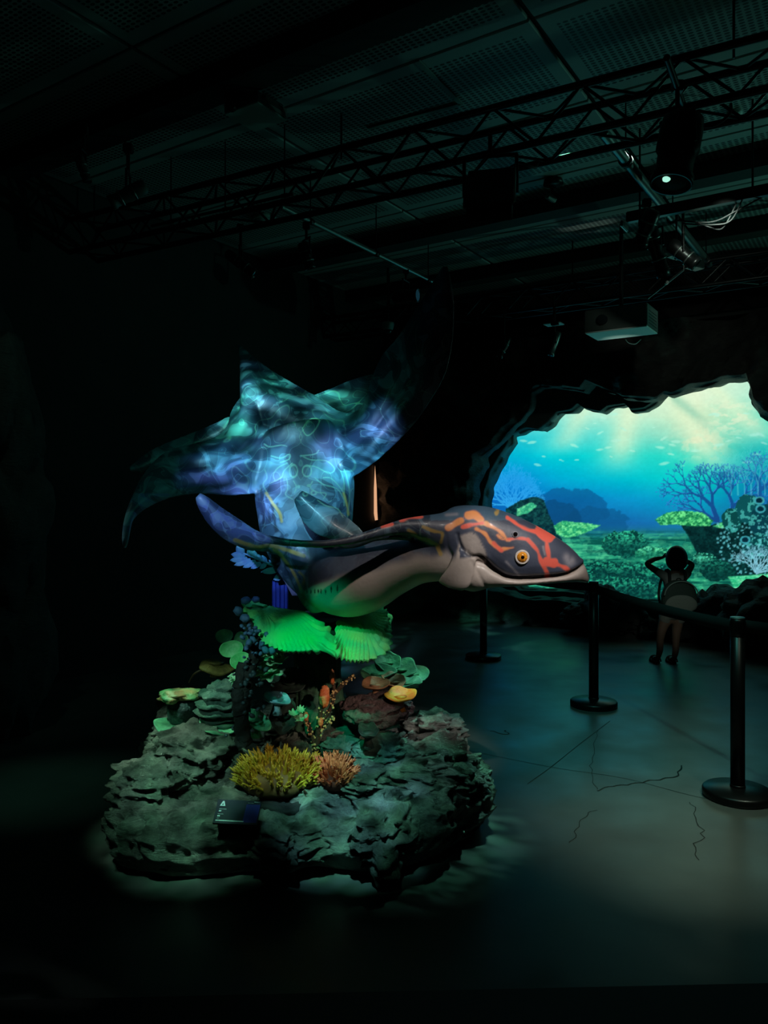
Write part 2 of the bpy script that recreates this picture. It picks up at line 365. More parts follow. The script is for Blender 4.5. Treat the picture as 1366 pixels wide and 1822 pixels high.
# vertical gradients at several x
stops_y = [650, 700, 740, 775, 810, 850, 890, 930, 960, 1000, 1100]
cols_x = {
 870: [(170,225,205),(150,220,205),(110,215,205),(40,185,205),(5,175,215),(5,140,205),(10,105,190),(5,90,150),(10,110,110),(5,60,60),(3,40,40)],
 980: [(210,240,215),(190,240,215),(150,230,210),(60,215,215),(0,205,215),(0,172,212),(8,122,198),(15,92,165),(20,110,120),(10,80,75),(3,45,42)],
 1120: [(225,245,215),(215,242,210),(190,240,210),(110,225,205),(20,215,205),(0,195,208),(5,145,200),(20,105,172),(30,115,135),(15,110,95),(3,50,45)],
 1240: [(235,250,220),(228,247,212),(215,240,200),(180,225,190),(70,220,192),(10,210,198),(5,165,195),(18,120,175),(25,110,130),(12,100,85),(3,50,45)],
 1366: [(200,245,220),(170,235,210),(110,225,195),(70,215,190),(20,195,180),(0,160,175),(10,110,165),(15,80,120),(10,60,70),(10,90,75),(3,45,42)],
 1520: [(160,235,210),(130,225,205),(90,215,195),(50,200,185),(20,180,175),(0,140,165),(10,100,155),(15,70,110),(10,60,70),(10,90,75),(3,45,42)]}
ks = sorted(cols_x); img = np.zeros((H_, W_, 3))
colstack = np.stack([np.stack([np.interp(np.arange(H_)+Y0, stops_y, [c[ch] for c in cols_x[k]]) for ch in range(3)], 1) for k in ks])
kx = np.array(ks)
for ch in range(3):
    for r in range(H_): img[r, :, ch] = np.interp(np.arange(W_)+X0, kx, colstack[:, r, ch])
img += (vnoise(90, 30, 3, 3)[..., None]-.5)*14
def blend(mask, col):
    global img
    img = img*(1-mask[..., None])+np.array(col, float)*mask[..., None]
# light rays
for (x0, y0, x1, y1, w0, w1, k) in ((1130,690,1090,860,14,42,.75),(1190,690,1290,860,10,44,.8),(1180,690,1240,790,-1,1,0),(1040,725,985,820,14,40,.5),(1270,690,1380,800,14,40,.6)):
    if w0 < 0: continue
    t_ = np.clip((yy-y0)/(y1-y0), 0, 1); cxl = x0+(x1-x0)*t_; wd = w0+(w1-w0)*t_
    blend(np.exp(-((xx-cxl)/wd)**2)*(1-ss(.55, 1, t_))*k, (225, 245, 205))
t_ = (xx-1195)*.62-(yy-705)*.78                      # dark ray
blend(np.exp(-(t_/9)**2)*ss(1185, 1200, xx)*(1-ss(1230, 1280, xx))*.35, (70, 170, 150))
g = vnoise(18, 12, 11); blend(np.exp(-(((xx-1250)/45)**2+((yy-785)/28)**2))*ss(.45, .6, g)*.7, (235, 240, 200))
g = vnoise(16, 8, 12); blend(np.exp(-(((xx-1300)/45)**2+((yy-740)/30)**2))*ss(.5, .62, g)*.6, (240, 245, 210))
rs = np.random.RandomState(5)
for _ in range(46):                                   # fish
    fx_, fy_ = rs.uniform(930, 1360), rs.uniform(735, 830); l_ = rs.uniform(3, 10); a_ = rs.normal(.0, .25)
    dx, dy = (xx-fx_), (yy-fy_); u_ = dx*math.cos(a_)+dy*math.sin(a_); v_ = -dx*math.sin(a_)+dy*math.cos(a_)
    blend(np.clip(1.4-((u_/l_)**2+(v_/(l_*.3))**2), 0, 1)*.6, (180, 245, 220))
def seg(m_, a, b, w0, w1):
    x0, y0 = a; x1, y1 = b
    xa, xb = int(max(min(x0, x1)-8-X0, 0)), int(min(max(x0, x1)+8-X0, W_)); ya, yb = int(max(min(y0, y1)-8-Y0, 0)), int(min(max(y0, y1)+8-Y0, H_))
    if xa >= xb or ya >= yb: return
    X_, Y_ = xx[ya:yb, xa:xb], yy[ya:yb, xa:xb]; L2 = (x1-x0)**2+(y1-y0)**2+1e-6
    t_ = np.clip(((X_-x0)*(x1-x0)+(Y_-y0)*(y1-y0))/L2, 0, 1); d_ = np.hypot(X_-x0-(x1-x0)*t_, Y_-y0-(y1-y0)*t_)
    m_[ya:yb, xa:xb] = np.maximum(m_[ya:yb, xa:xb], np.clip((w0+(w1-w0)*t_)-d_+.6, 0, 1))
def tree(m_, x, y, a, l_, w_, n_, rs, spread=.5, shrink=.8):
    if n_ == 0: return
    x1, y1 = x+math.cos(a)*l_, y-math.sin(a)*l_; seg(m_, (x, y), (x1, y1), w_, w_*.75)
    for s in ((-1, 1) if rs.rand() < .9 else (-1, 0, 1)):
        tree(m_, x1, y1, a+s*spread*rs.uniform(.5, 1.2)+rs.normal(0, .1), l_*shrink*rs.uniform(.8, 1.1), w_*.7, n_-1, rs, spread, shrink)
rs = np.random.RandomState(8)
# distant ridge
for cx_, cy_, rx_, ry_, c_ in ((1010, 905, 75, 38, (12, 80, 135)), (1060, 930, 60, 30, (12, 85, 135)), (985, 925, 50, 35, (10, 70, 115))):
    d_ = ((xx-cx_)/rx_)**2+((yy-cy_)/ry_)**2+(vnoise(16, 14, cx_)-.5)*.8; blend(ss(1.05, .9, d_)*.6, c_)
# left blue fan coral
m_ = np.zeros((H_, W_))
for a_ in np.linspace(.5, 2.7, 11): tree(m_, 912, 905, a_, 17, 1.7, 7, rs, .42, .83)
blend(m_*.85, (60, 185, 245)); blend(np.exp(-(((xx-915)/50)**2+((yy-865)/35)**2))*.35, (10, 120, 225))
# right coral tree
m_ = np.zeros((H_, W_)); tree(m_, 1275, 925, 1.9, 26, 5, 8, rs, .5, .82); tree(m_, 1290, 925, 1.1, 28, 5, 8, rs, .5, .82); tree(m_, 1345, 895, 1.3, 24, 5, 8, rs, .5, .82); tree(m_, 1270, 925, 2.5, 22, 3, 7, rs, .5, .82)
blend(m_*.8, (22, 62, 130)); m2 = np.roll(np.roll(m_, 1, 0), 1, 1); blend(np.clip(m_-m2, 0, 1)*.8, (60, 150, 235))
blend(np.exp(-(((xx-1350)/50)**2+((yy-850)/55)**2))*.4, (15, 110, 180))
m_ = np.zeros((H_, W_))
for x_ in range(1300, 1500, 12): tree(m_, x_, 880, 1.6, 18, 1.3, 7, rs, .4, .85)
blend(m_*.35, (120, 230, 220))
# sandy bottom
n_ = vnoise(60, 5, 21, 5); n3 = vnoise(9, 6, 22, 4); n4 = vnoise(14, 9, 29, 5)
msk = ss(935, 965, yy)
blend(msk*.75, (18, 125, 100)); blend(msk*ss(.42, .72, n_)*.8, (70, 200, 145)); blend(msk*ss(.52, .34, n_)*.7, (5, 70, 62)); blend(msk*ss(.52, .66, n3)*.35, (110, 225, 165)); blend(msk*ss(.5, .36, n4)*.4, (6, 80, 72))
def rockblob(cx_, cy_, rx_, ry_, dark, light, sd, amp=.9, pw=2.0):
    nb = vnoise(13, 10, sd, 5); d_ = np.abs((xx-cx_)/rx_)**pw+np.abs((yy-cy_)/ry_)**pw+(nb-.5)*amp
    inside = ss(1.03, .94, d_); blend(inside, dark)
    nn = vnoise(6, 4, sd+1, 4); top = ss(.3, -.8, (yy-cy_)/ry_)
    blend(inside*ss(.38, .72, nn)*(.25+.75*top), light); fine = vnoise(3, 2.4, sd+3, 2); blend(inside*ss(.5, .75, fine)*(.15+.5*top), np.minimum(255, np.array(light)*1.35)); blend(inside*ss(.5, .25, fine)*.5, np.array(dark)*.6)
def poly(pts, col, soft=1.2, tex=None):
    inside = np.zeros((H_, W_), bool); n = len(pts)
    for i in range(n):
        x0, y0 = pts[i]; x1, y1 = pts[(i+1) % n]
        if y0 == y1: continue
        c_ = (y0 > yy) != (y1 > yy); xi = (x1-x0)*(yy-y0)/(y1-y0)+x0; inside ^= c_ & (xx < xi)
    mk = inside.astype(float); mk = (mk+np.roll(mk, 1, 0)+np.roll(mk, 1, 1)+np.roll(mk, -1, 0)+np.roll(mk, -1, 1))/5
    blend(mk, col)
    if tex: nn = vnoise(tex[1], tex[2], tex[3], 4); blend(mk*ss(.36, .72, nn)*tex[4], tex[0]); fine = vnoise(3.2, 2.6, tex[3]+5, 2); blend(mk*ss(.5, .3, fine)*.35, np.array(col)*.7); blend(mk*ss(.55, .8, fine)*.5*tex[4], np.minimum(255, np.array(tex[0])*1.2))
    return mk
# left dark rock and table coral
poly([(900, 905), (925, 890), (950, 883), (966, 888), (976, 915), (988, 940), (1000, 962), (900, 970)], (6, 42, 52), tex=((25, 95, 90), 8, 7, 31, .6))
poly([(920, 905), (945, 893), (955, 900), (940, 912), (918, 918)], (50, 175, 130), tex=((120, 230, 160), 5, 4, 35, .8))
poly([(985, 935), (1000, 926), (1040, 930), (1068, 934), (1052, 943), (1028, 952), (1008, 957), (990, 950)], (35, 165, 110), tex=((120, 235, 150), 5, 4, 32, .9))
# mid rocks
rockblob(1112, 968, 42, 24, (6, 70, 65), (45, 170, 130), 41); rockblob(1160, 985, 30, 14, (15, 110, 85), (90, 215, 150), 43)
blend(ss(0, 1, 1-((xx-1090)/70)**2-((yy-1003)/5)**2)*.6, (4, 60, 58))
for cx_, cy_, rx_, ry_, sd in ((1070, 1015, 40, 18, 51), (1120, 1018, 40, 18, 53), (1030, 1030, 30, 20, 55), (1170, 1030, 40, 24, 57), (1100, 1050, 80, 25, 58)):
    rockblob(cx_, cy_, rx_, ry_, (5, 60, 58), (35, 150, 115), sd)
# right table coral on dark stalk
poly([(1205, 925), (1260, 935), (1366, 905), (1366, 1020), (1300, 1024), (1258, 1020), (1240, 985), (1225, 955)], (4, 36, 38), tex=((10, 62, 60), 12, 9, 61, .7))
poly([(1165, 924), (1185, 912), (1215, 908), (1250, 912), (1268, 926), (1262, 936), (1228, 936), (1200, 932), (1175, 934)], (22, 130, 80), tex=((110, 235, 140), 5, 4, 62, 1))
poly([(1268, 936), (1290, 926), (1312, 925), (1310, 936), (1285, 940)], (60, 190, 120), tex=((140, 235, 160), 5, 4, 63, .8))
for cx_, cy_, rx_, ry_, c_ in ((1300, 925, 18, 22, (10, 70, 70)), (1330, 905, 22, 26, (12, 80, 85)), (1358, 930, 26, 34, (8, 60, 72)), (1345, 975, 26, 22, (8, 65, 70)), (1420, 930, 60, 70, (8, 60, 72))):
    nb = vnoise(12, 10, int(cx_), 4); d_ = ((xx-cx_)/rx_)**2+((yy-cy_)/ry_)**2+(nb-.5)*.8; blend(ss(1.02, .92, d_), c_)
    nn = vnoise(6, 6, int(cx_)+7, 3); blend(ss(1.0, .8, d_)*ss(.56, .64, nn)*.8, (70, 180, 170))
rs = np.random.RandomState(14)
for _ in range(150):
    px_, py_ = rs.uniform(1275, 1366), rs.uniform(930, 1020); r_ = rs.uniform(.8, 2.4)
    blend(np.clip(1.5-np.hypot(xx-px_, yy-py_)/r_, 0, 1)*.7, (110, 210, 220))
for cx_, cy_ in ((1352, 905), (1350, 890), (1325, 960)):   # tube sponges
    d_ = np.hypot((xx-cx_)/9, (yy-cy_)/7); blend(ss(1.2, .9, d_), (60, 160, 170)); blend(ss(.8, .5, d_), (5, 40, 55))
m_ = np.zeros((H_, W_))
for a_ in np.linspace(.3, 2.2, 8): tree(m_, 1345, 1020, a_, 14, 1.6, 6, rs, .45, .8)
blend(m_*.8, (150, 220, 240))
rockblob(1250, 1000, 26, 18, (8, 75, 65), (80, 205, 160), 71); rockblob(1275, 1015, 30, 20, (5, 55, 52), (25, 110, 90), 73)
poly([(1295, 1026), (1380, 1020), (1500, 1022), (1500, 1060), (1330, 1062), (1305, 1045)], (45, 190, 130), tex=((130, 240, 180), 14, 3, 75, .8))
n5 = vnoise(5, 4, 90, 3); img *= (1+(n5-.5)*.06)[..., None]
img = np.clip(img, 0, 255)/255.
lin = np.where(img <= .04045, img/12.92, ((img+.055)/1.055)**2.4)
st = 1.25
nx, ny = int(W_/st), int(H_/st)
gx = np.linspace(X0, X1-1, nx); gy = np.linspace(Y0, Y1-1, ny)
GX, GY = np.meshgrid(gx, gy)
D_ = USC/(U.x*(GX-683)/F+U.y)
co = np.stack([(GX-683)/F*D_, D_, HC+(HOR-GY)/F*D_], -1).reshape(-1, 3)
idx = np.arange(nx*ny).reshape(ny, nx)
q = np.stack([idx[1:, :-1], idx[1:, 1:], idx[:-1, 1:], idx[:-1, :-1]], -1).reshape(-1, 4)
me = bpy.data.meshes.new('screen_panel'); me.vertices.add(len(co)); me.vertices.foreach_set('co', co.ravel())
me.loops.add(q.size); me.loops.foreach_set('vertex_index', q.ravel()); me.polygons.add(len(q))
me.polygons.foreach_set('loop_start', np.arange(0, q.size, 4)); me.polygons.foreach_set('loop_total', np.full(len(q), 4)); me.update(); me.validate()
at = me.color_attributes.new('paint', 'FLOAT_COLOR', 'POINT')
sm = lin[(GY-Y0).astype(int), (GX-X0).astype(int)].reshape(-1, 3)
at.data.foreach_set('color', np.concatenate([sm, np.ones((len(sm), 1))], 1).ravel())
ms = bpy.data.materials.new('led_screen'); ms.use_nodes = True; nt = ms.node_tree; nt.nodes.clear()
ou = nt.nodes.new('ShaderNodeOutputMaterial'); em = nt.nodes.new('ShaderNodeEmission'); va = nt.nodes.new('ShaderNodeVertexColor'); va.layer_name = 'paint'
nt.links.new(va.outputs[0], em.inputs[0]); em.inputs[1].default_value = 1.0; nt.links.new(em.outputs[0], ou.inputs[0])
t = thing('display_screen', 'large glowing screen showing an underwater reef scene behind the cave opening', 'screen', UV(USC, -1.2, .4))
o = link('screen_panel', me, None, ms); setparent(o, t)
cn = [P((a_[0]-683)*1.0+683, 0, 1) for a_ in ((0, 0),)]
va_, vb_ = PU(X0, 900, USC).dot(V), PU(X1, 900, USC).dot(V)
o = box('screen_cabinet', (.12, abs(va_-vb_)+.1, 3.2), M_blackm, None, UV(USC+.09, (va_+vb_)/2, 1.75), (0, 0, math.atan2(U.y, U.x))); setparent(o, t)

# ------------------------------------------------------------------ left wall rocks (barely seen)
def boulder(name, c, size, m, parent=None, sd=0, sub=4, amp=.3, freq=2.2, strata=0, rz=0):
    bm = bmesh.new(); bmesh.ops.create_icosphere(bm, subdivisions=sub, radius=1)
    o_ = Vector((sd*7.3, sd*3.1, sd*1.7))
    for v in bm.verts:
        p = v.co.copy(); k = 1+amp*fnoise(p+o_, freq*.6, 5)+amp*.45*(rnoise(p+o_, freq, 5)-.9)+amp*.10*rnoise(p+o_, freq*3.5, 3)
        q = p*k
        if strata: q.x += strata*.10*math.sin(q.z*16+3*noise.noise(p*1.5+o_))*p.x; q.y += strata*.10*math.sin(q.z*16+3*noise.noise(p*1.5+o_))*p.y
        v.co = Vector((q.x*size[0], q.y*size[1], q.z*size[2]))
    bmesh.ops.rotate(bm, matrix=Matrix.Rotation(rz, 3, 'Z'), verts=bm.verts)
    for f in bm.faces: f.smooth = True
    bmesh.ops.translate(bm, vec=c, verts=bm.verts)
    return bmobj(name, bm, m, parent, True)
t = thing('rock_outcrop', 'dim green-grey rock outcrop at the far left edge of the room', 'rock', (-2.9, 5.2, 0))
for i, (px, py, d, s) in enumerate(((-25, 760, 5.4, (.3, .4, .8)), (-10, 960, 5.4, (.28, .45, .7)), (-25, 1120, 5.4, (.35, .5, .8)))):
    c = P(px, py, d); 
    if i == 2: c.z = .5
    o = boulder('boulder', c, s, M_cave, None, i+3, 4); setparent(o, t)

# ================================================================== THE SCULPTURE
def loft_closed(secs, n=40, seg=28):
    """secs: rows (px,py,d, half_h_px, half_depth_m, tilt): ellipse across the spine; all splined"""
    rows = catmull([list(s) for s in secs], n); c = [P(r[0], r[1], r[2]) for r in rows]
    vs_, fs = [], []
    for i, r in enumerate(rows):
        t = (c[min(i+1, n-1)]-c[max(i-1, 0)]).normalized(); ydir = Vector((0, 1, 0))
        h = t.cross(ydir).normalized(); dpt = h.cross(t).normalized()
        hh = r[3]/F*r[2]
        for k in range(seg):
            a = 2*PI*k/seg; vs_.append(c[i]+h*math.cos(a)*hh+dpt*math.sin(a)*r[4])
    for i in range(n-1):
        for k in range(seg):
            k2 = (k+1) % seg; fs.append((i*seg+k, i*seg+k2, (i+1)*seg+k2, (i+1)*seg+k))
    fs.append(tuple(range(seg))[::-1]); fs.append(tuple((n-1)*seg+k for k in range(seg)))
    return vs_, fs
def sheet(edgeA, edgeB, th, hump=None, ns=90, nt_=34, te=.012):
    """closed thin body between two edge curves given as (px,py,d); th(s,t) half thickness, hump(s,t) pushes to the viewer"""
    a = catmull(edgeA, ns); b_ = catmull(edgeB, ns); vs_, fs = [], []
    mid = np.zeros((ns, nt_, 3))
    for i in range(ns):
        for j in range(nt_):
            t = j/(nt_-1); s = i/(ns-1); q = a[i]*(1-t)+b_[i]*t
            if hump: q[2] -= hump(s, t)
            mid[i, j] = P(*q)
    ds = np.gradient(mid, axis=0); dt_ = np.gradient(mid, axis=1); nn = np.cross(ds, dt_); nn /= np.linalg.norm(nn, axis=2, keepdims=True)+1e-9
    if nn[ns//2, nt_//2, 1] > 0: nn = -nn
    for side in (1, -1):
        for i in range(ns):
            for j in range(nt_):
                t = j/(nt_-1); s = i/(ns-1)
                e = math.sin(PI*t)**.8*math.sqrt(max(0, 1-(2*s-1)**16))
                vs_.append(mid[i, j]+nn[i, j]*side*(te+(th(s, t)-te)*e if th(s, t) > te else th(s, t)*max(e, .35)))
    N = ns*nt_
    for i in range(ns-1):
        for j in range(nt_-1):
            p = i*nt_+j; fs.append((p, p+1, p+nt_+1, p+nt_)); fs.append((N+p, N+p+nt_, N+p+nt_+1, N+p+1))
    for i in range(ns-1):
        p = i*nt_; fs.append((p, p+nt_, N+p+nt_, N+p)); p += nt_-1; fs.append((p, N+p, N+p+nt_, p+nt_))
    for j in range(nt_-1):
        p = j; fs.append((p, N+p, N+p+1, p+1)); p = (ns-1)*nt_+j; fs.append((p, p+1, N+p+1, N+p))
    return vs_, fs
gauss = lambda x, m, s: math.exp(-((x-m)/s)**2)
parts = []
# great wings and back: leading edge (A, low) and trailing edge (B, high)
lead = [(222, 977, 3.62), (228, 938, 3.62), (255, 908, 3.66), (302, 886, 3.74), (354, 879, 3.82), (405, 882, 3.9), (449, 880, 3.96), (500, 872, 4.06), (550, 866, 4.08), (595, 862, 4.06), (630, 850, 4.0), (664, 826, 3.96), (693, 800, 3.96), (722, 771, 3.95), (746, 742, 3.94), (772, 703, 3.92), (793, 662, 3.9), (804, 610, 3.86), (807, 557, 3.8), (803, 515, 3.76), (794, 474, 3.72)]
trail = [(221, 960, 3.64), (232, 905, 3.7), (247, 862, 3.8), (267, 831, 3.9), (298, 804, 4.0), (343, 791, 4.1), (380, 780, 4.15), (402, 760, 4.25), (412, 730, 4.4), (431, 701, 4.5), (438, 668, 4.6), (433, 640, 4.68), (424, 612, 4.72), (450, 634, 4.68), (485, 660, 4.6), (529, 686, 4.52), (562, 705, 4.45), (590, 724, 4.4), (618, 735, 4.3), (640, 728, 4.2), (652, 708, 4.12), (664, 668, 4.06), (682, 630, 4.02), (706, 602, 3.95), (740, 550, 3.88), (763, 514, 3.82), (790, 474, 3.74)]
def resamp(pts, n, keys):
    """piecewise spline with given (param, index) keys so that both edges correspond"""
    out = []
    c = catmull(pts, (len(pts)-1)*16+1)
    ss_ = np.linspace(0, 1, n); kp = [k[0] for k in keys]; ki = [k[1] for k in keys]
    for s in ss_:
        x = np.interp(s, kp, ki)*16; k = min(int(x), len(c)-2); f = x-k; out.append(c[k]*(1-f)+c[k+1]*f)
    return out
leadR = resamp(lead, 121, [(0, 0), (.12, 2), (.3, 5.2), (.36, 6.2), (.43, 7.4), (.52, 8.6), (.62, 10), (.7, 12), (.85, 16), (1, 20)])
trailR = resamp(trail, 121, [(0, 0), (.12, 2.6), (.25, 6), (.30, 8), (.36, 11), (.40, 12), (.44, 13), (.52, 15.5), (.6, 18), (.66, 20), (.76, 22), (.88, 24.5), (1, 26)])
def hump_main(s, t):
    c = gauss(s, .44, .22)
    return c*(.13*gauss(t, .27, .13)+.15*gauss(t, .62, .17)-.05*gauss(t, .40, .09)) + .05*math.sin(PI*t)*(1-c) + .03*math.sin(t*PI*3)*gauss(s, .2, .08) + .012*math.sin(s*70+t*3)*gauss(t, .72, .2)*gauss(s, .36, .1)
def th_main(s, t): return .010+.055*gauss(s, .46, .2)*math.sin(PI*min(max(t, .02), .98))+.012*math.sin(PI*min(max(t, .02), .98))
parts.append(sheet(leadR, trailR, th_main, hump_main, 140, 70, .008))
# rear fins (behind)
parts.append(sheet([(231, 837, 4.35), (262, 843, 4.36), (300, 826, 4.38), (350, 815, 4.4), (400, 790, 4.42), (440, 760, 4.45)], [(231, 834, 4.35), (248, 817, 4.36), (273, 800, 4.38), (321, 779, 4.4), (365, 762, 4.42), (408, 742, 4.45)], lambda s, t: .010+.02*math.sin(PI*t)*s, lambda s, t: .05*math.sin(PI*t), 60, 20, .008))
parts.append(sheet([(570, 735, 4.55), (610, 745, 4.56), (640, 735, 4.58), (668, 722, 4.6), (705, 690, 4.64)], [(558, 704, 4.55), (590, 691, 4.56), (621, 678, 4.58), (657, 667, 4.6), (706, 664, 4.64)], lambda s, t: .010+.015*math.sin(PI*t), lambda s, t: .04*math.sin(PI*t), 50, 20, .008))
# trunk (vertical torso)
parts.append(loft_closed([(530, 760, 4.14, 60, .10, 0), (538, 810, 4.10, 82, .13, 0), (541, 860, 4.06, 90, .15, 0), (543, 910, 4.02, 86, .155, 0), (546, 955, 3.98, 80, .155, 0), (556, 1000, 3.95, 64, .15, 0), (572, 1040, 3.92, 46, .13, 0), (585, 1065, 3.92, 30, .10, 0), (592, 1080, 3.92, 12, .05, 0)], 50, 36))
# hip fold that runs from the left fin down to the coral
parts.append(sheet([(470, 972, 3.86), (492, 990, 3.84), (509, 1012, 3.82), (520, 1040, 3.82), (534, 1072, 3.84), (555, 1092, 3.86)], [(560, 930, 3.9), (575, 950, 3.88), (590, 975, 3.86), (595, 1000, 3.84), (598, 1040, 3.84), (600, 1080, 3.86)], lambda s, t: .02+.03*math.sin(PI*t), lambda s, t: .03*math.sin(PI*t), 50, 24, .012))
# chest and neck
parts.append(loft_closed([(552, 1062, 3.86, 8, .03, 0), (556, 1056, 3.85, 26, .08, 0), (568, 1047, 3.83, 42, .13, 0), (590, 1040, 3.80, 56, .165, 0), (620, 1034, 3.77, 64, .18, 0), (655, 1025, 3.72, 62, .175, 0), (695, 1010, 3.67, 52, .15, 0), (740, 996, 3.60, 44, .125, 0), (780, 988, 3.54, 46, .12, 0), (820, 980, 3.5, 52, .11, 0)], 60, 36))
# neck crest flowing into the first tentacle
parts.append(loft_closed([(850, 960, 3.5, 50, .10, 0), (815, 950, 3.49, 46, .11, 0), (785, 946, 3.47, 36, .10, 0), (755, 940, 3.46, 24, .07, 0), (722, 938, 3.45, 16, .045, 0), (690, 943, 3.44, 11, .028, 0), (655, 953, 3.43, 9, .024, 0), (615, 963, 3.42, 8, .021, 0), (570, 968, 3.42, 7, .02, 0), (520, 966, 3.42, 7, .018, 0), (485, 961, 3.44, 8, .017, 0), (462, 955, 3.47, 9, .015, 0), (450, 946, 3.49, 5, .012, 0)], 110, 18))
# second tentacle
parts.append(loft_closed([(735, 952, 3.5, 12, .03, 0), (700, 952, 3.52, 9, .022, 0), (665, 957, 3.55, 7, .018, 0), (640, 966, 3.58, 7, .018, 0), (615, 968, 3.6, 9, .018, 0), (590, 960, 3.62, 7, .014, 0)], 50, 14))
# left paddle fin and second paddle
parts.append(sheet([(351, 884, 3.5), (354, 902, 3.5), (374, 935, 3.52), (403, 961, 3.58), (443, 978, 3.66), (480, 984, 3.76), (515, 1003, 3.86)], [(354, 879, 3.5), (372, 888, 3.5), (396, 905, 3.52), (429, 926, 3.56), (457, 944, 3.62), (490, 955, 3.74), (530, 960, 3.88)], lambda s, t: .009+.010*math.sin(PI*t)+.012*s, lambda s, t: .03*math.sin(PI*t), 60, 22, .008))
parts.append(sheet([(524, 888, 3.66), (528, 904, 3.65), (540, 929, 3.64), (562, 950, 3.62), (594, 960, 3.61), (622, 968, 3.6)], [(536, 873, 3.66), (560, 885, 3.66), (593, 902, 3.65), (620, 923, 3.64), (640, 940, 3.62), (650, 956, 3.6)], lambda s, t: .008+.008*math.sin(PI*t), lambda s, t: .03*math.sin(PI*t), 50, 20, .007))
# ---- head
mouth = [(826, 978), (838, 986), (856, 992), (870, 1006), (891, 1020), (914, 1024), (958, 1022), (996, 1018), (1020, 1009), (1034, 1002)]
st_ = [  # x, ytop, ybot, half depth upper, half depth lower
 (786, 925, 1018, .09, .07), (798, 906, 1032, .115, .095), (815, 900, 1044, .135, .11), (840, 899, 1052, .145, .122), (870, 902, 1045, .15, .128), (900, 911, 1042, .15, .13), (930, 923, 1040, .145, .13), (955, 936, 1038, .135, .122), (980, 950, 1036, .122, .112), (1003, 965, 1035, .102, .098), (1020, 980, 1035, .08, .082), (1030, 992, 1035, .058, .068), (1036, 1002, 1036, .036, .055), (1042, 1014, 1037, .025, .04), (1047, 1030, 1037, .012, .015)]
def head_loft(upper):
    n, seg = 90, 40; rows = catmull([list(s) for s in st_], n); vs_, fs = [], []
    dH = 3.5
    ring = []
    for r in rows:
        x, yt, yb, wu, wl = r
        ym = np.interp(x, [m_[0] for m_ in mouth], [m_[1] for m_ in mouth])
        if x < 826: ym = 978
        if upper:
            if x > 1035: continue
            y0, y1, w_ = yt, ym+1.5+(0 if x > 860 else 10), wu
            cy = (y0+y1)/2+ (y1-y0)*.12
        else:
            y0, y1, w_ = max(ym+2.0, yt), yb, wl; cy = y0+(y1-y0)*.35
            if x > 1034: y0 = yt+0; cy = (y0+y1)/2
        for_k = []
        for k in range(seg):
            a = 2*PI*k/seg; ca, sa = math.cos(a), math.sin(a)
            e = .75 if upper else .8
            yy_ = cy-(cy-y0)*abs(sa)**e if sa > 0 else cy+(y1-cy)*abs(sa)**(.55 if upper else .8)
            zz = math.copysign(abs(ca)**(.8), ca)*w_
            for_k.append(P(x, yy_, dH)+Vector((0, zz, 0)))
        ring.append(for_k)
    for r in ring: vs_ += r
    for i in range(len(ring)-1):
        for k in range(seg):
            k2 = (k+1) % seg; fs.append((i*seg+k, i*seg+k2, (i+1)*seg+k2, (i+1)*seg+k))
    fs.append(tuple(range(seg))[::-1]); fs.append(tuple((len(ring)-1)*seg+k for k in range(seg)))
    return vs_, fs
parts.append(head_loft(True)); parts.append(head_loft(False))
# jaw frill: pale flange hanging at the back of the jaw
for sd in (-1, 1):
    q0 = [(779, 1035, 3.5+sd*.085), (784, 1026, 3.5+sd*.105), (793, 1012, 3.5+sd*.12), (801, 998, 3.5+sd*.125), (806, 984, 3.5+sd*.125)]
    q1 = [(822, 1050, 3.5+sd*.09), (835, 1042, 3.5+sd*.115), (842, 1020, 3.5+sd*.125), (846, 1000, 3.5+sd*.13), (850, 980, 3.5+sd*.13)]
    parts.append(sheet(q0, q1, lambda s, t: .012+.01*math.sin(PI*t), None, 30, 16, .010))
    # eye socket rim, cheek pad
    for (ex, ey, er, dp) in ((918, 987, 17, .128), (836, 968, 15, .122)):
        c0 = P(ex, ey, 3.5)+Vector((0, sd*dp, 0)); bm = bmesh.new(); bmesh.ops.create_icosphere(bm, subdivisions=3, radius=1)
        rr = er/F*3.5
        bmesh.ops.scale(bm, vec=(rr, rr*.62, rr*(1 if ex > 900 else 1.25)), verts=bm.verts); bmesh.ops.translate(bm, vec=c0, verts=bm.verts)
        parts.append(([v.co.copy() for v in bm.verts], [tuple(v.index for v in f.verts) for f in bm.faces])); bm.free()
vs_, fs = [], []
for pv, pf in parts:
    o0 = len(vs_); vs_ += [Vector(tuple(float(c) for c in v)) for v in pv]; fs += [tuple(i+o0 for i in f) for f in pf]
me = bpy.data.meshes.new('body_raw'); me.from_pydata([tuple(v) for v in vs_], [], fs); me.validate()
# every shell must be closed and point outward before remeshing
bm = bmesh.new(); bm.from_mesh(me); bmesh.ops.recalc_face_normals(bm, faces=bm.faces); bm.to_mesh(me); bm.free()
tmp = bpy.data.objects.new('body_raw', me); C.objects.link(tmp)
md = tmp.modifiers.new('r', 'REMESH'); md.mode = 'VOXEL'; md.voxel_size = .0062; md.adaptivity = 0
md = tmp.modifiers.new('s', 'SMOOTH'); md.factor = .5; md.iterations = 12
dg = bpy.context.evaluated_depsgraph_get(); me = bpy.data.meshes.new_from_object(tmp.evaluated_get(dg)); bpy.data.objects.remove(tmp)
me.name = 'body'
n = len(me.vertices); co = np.empty(n*3, np.float32); me.vertices.foreach_get('co', co); co = co.reshape(-1, 3).astype(float)
nor = np.empty(n*3, np.float32); me.vertices.foreach_get('normal', nor); nor = nor.reshape(-1, 3)
print('BODY VERTS', n)
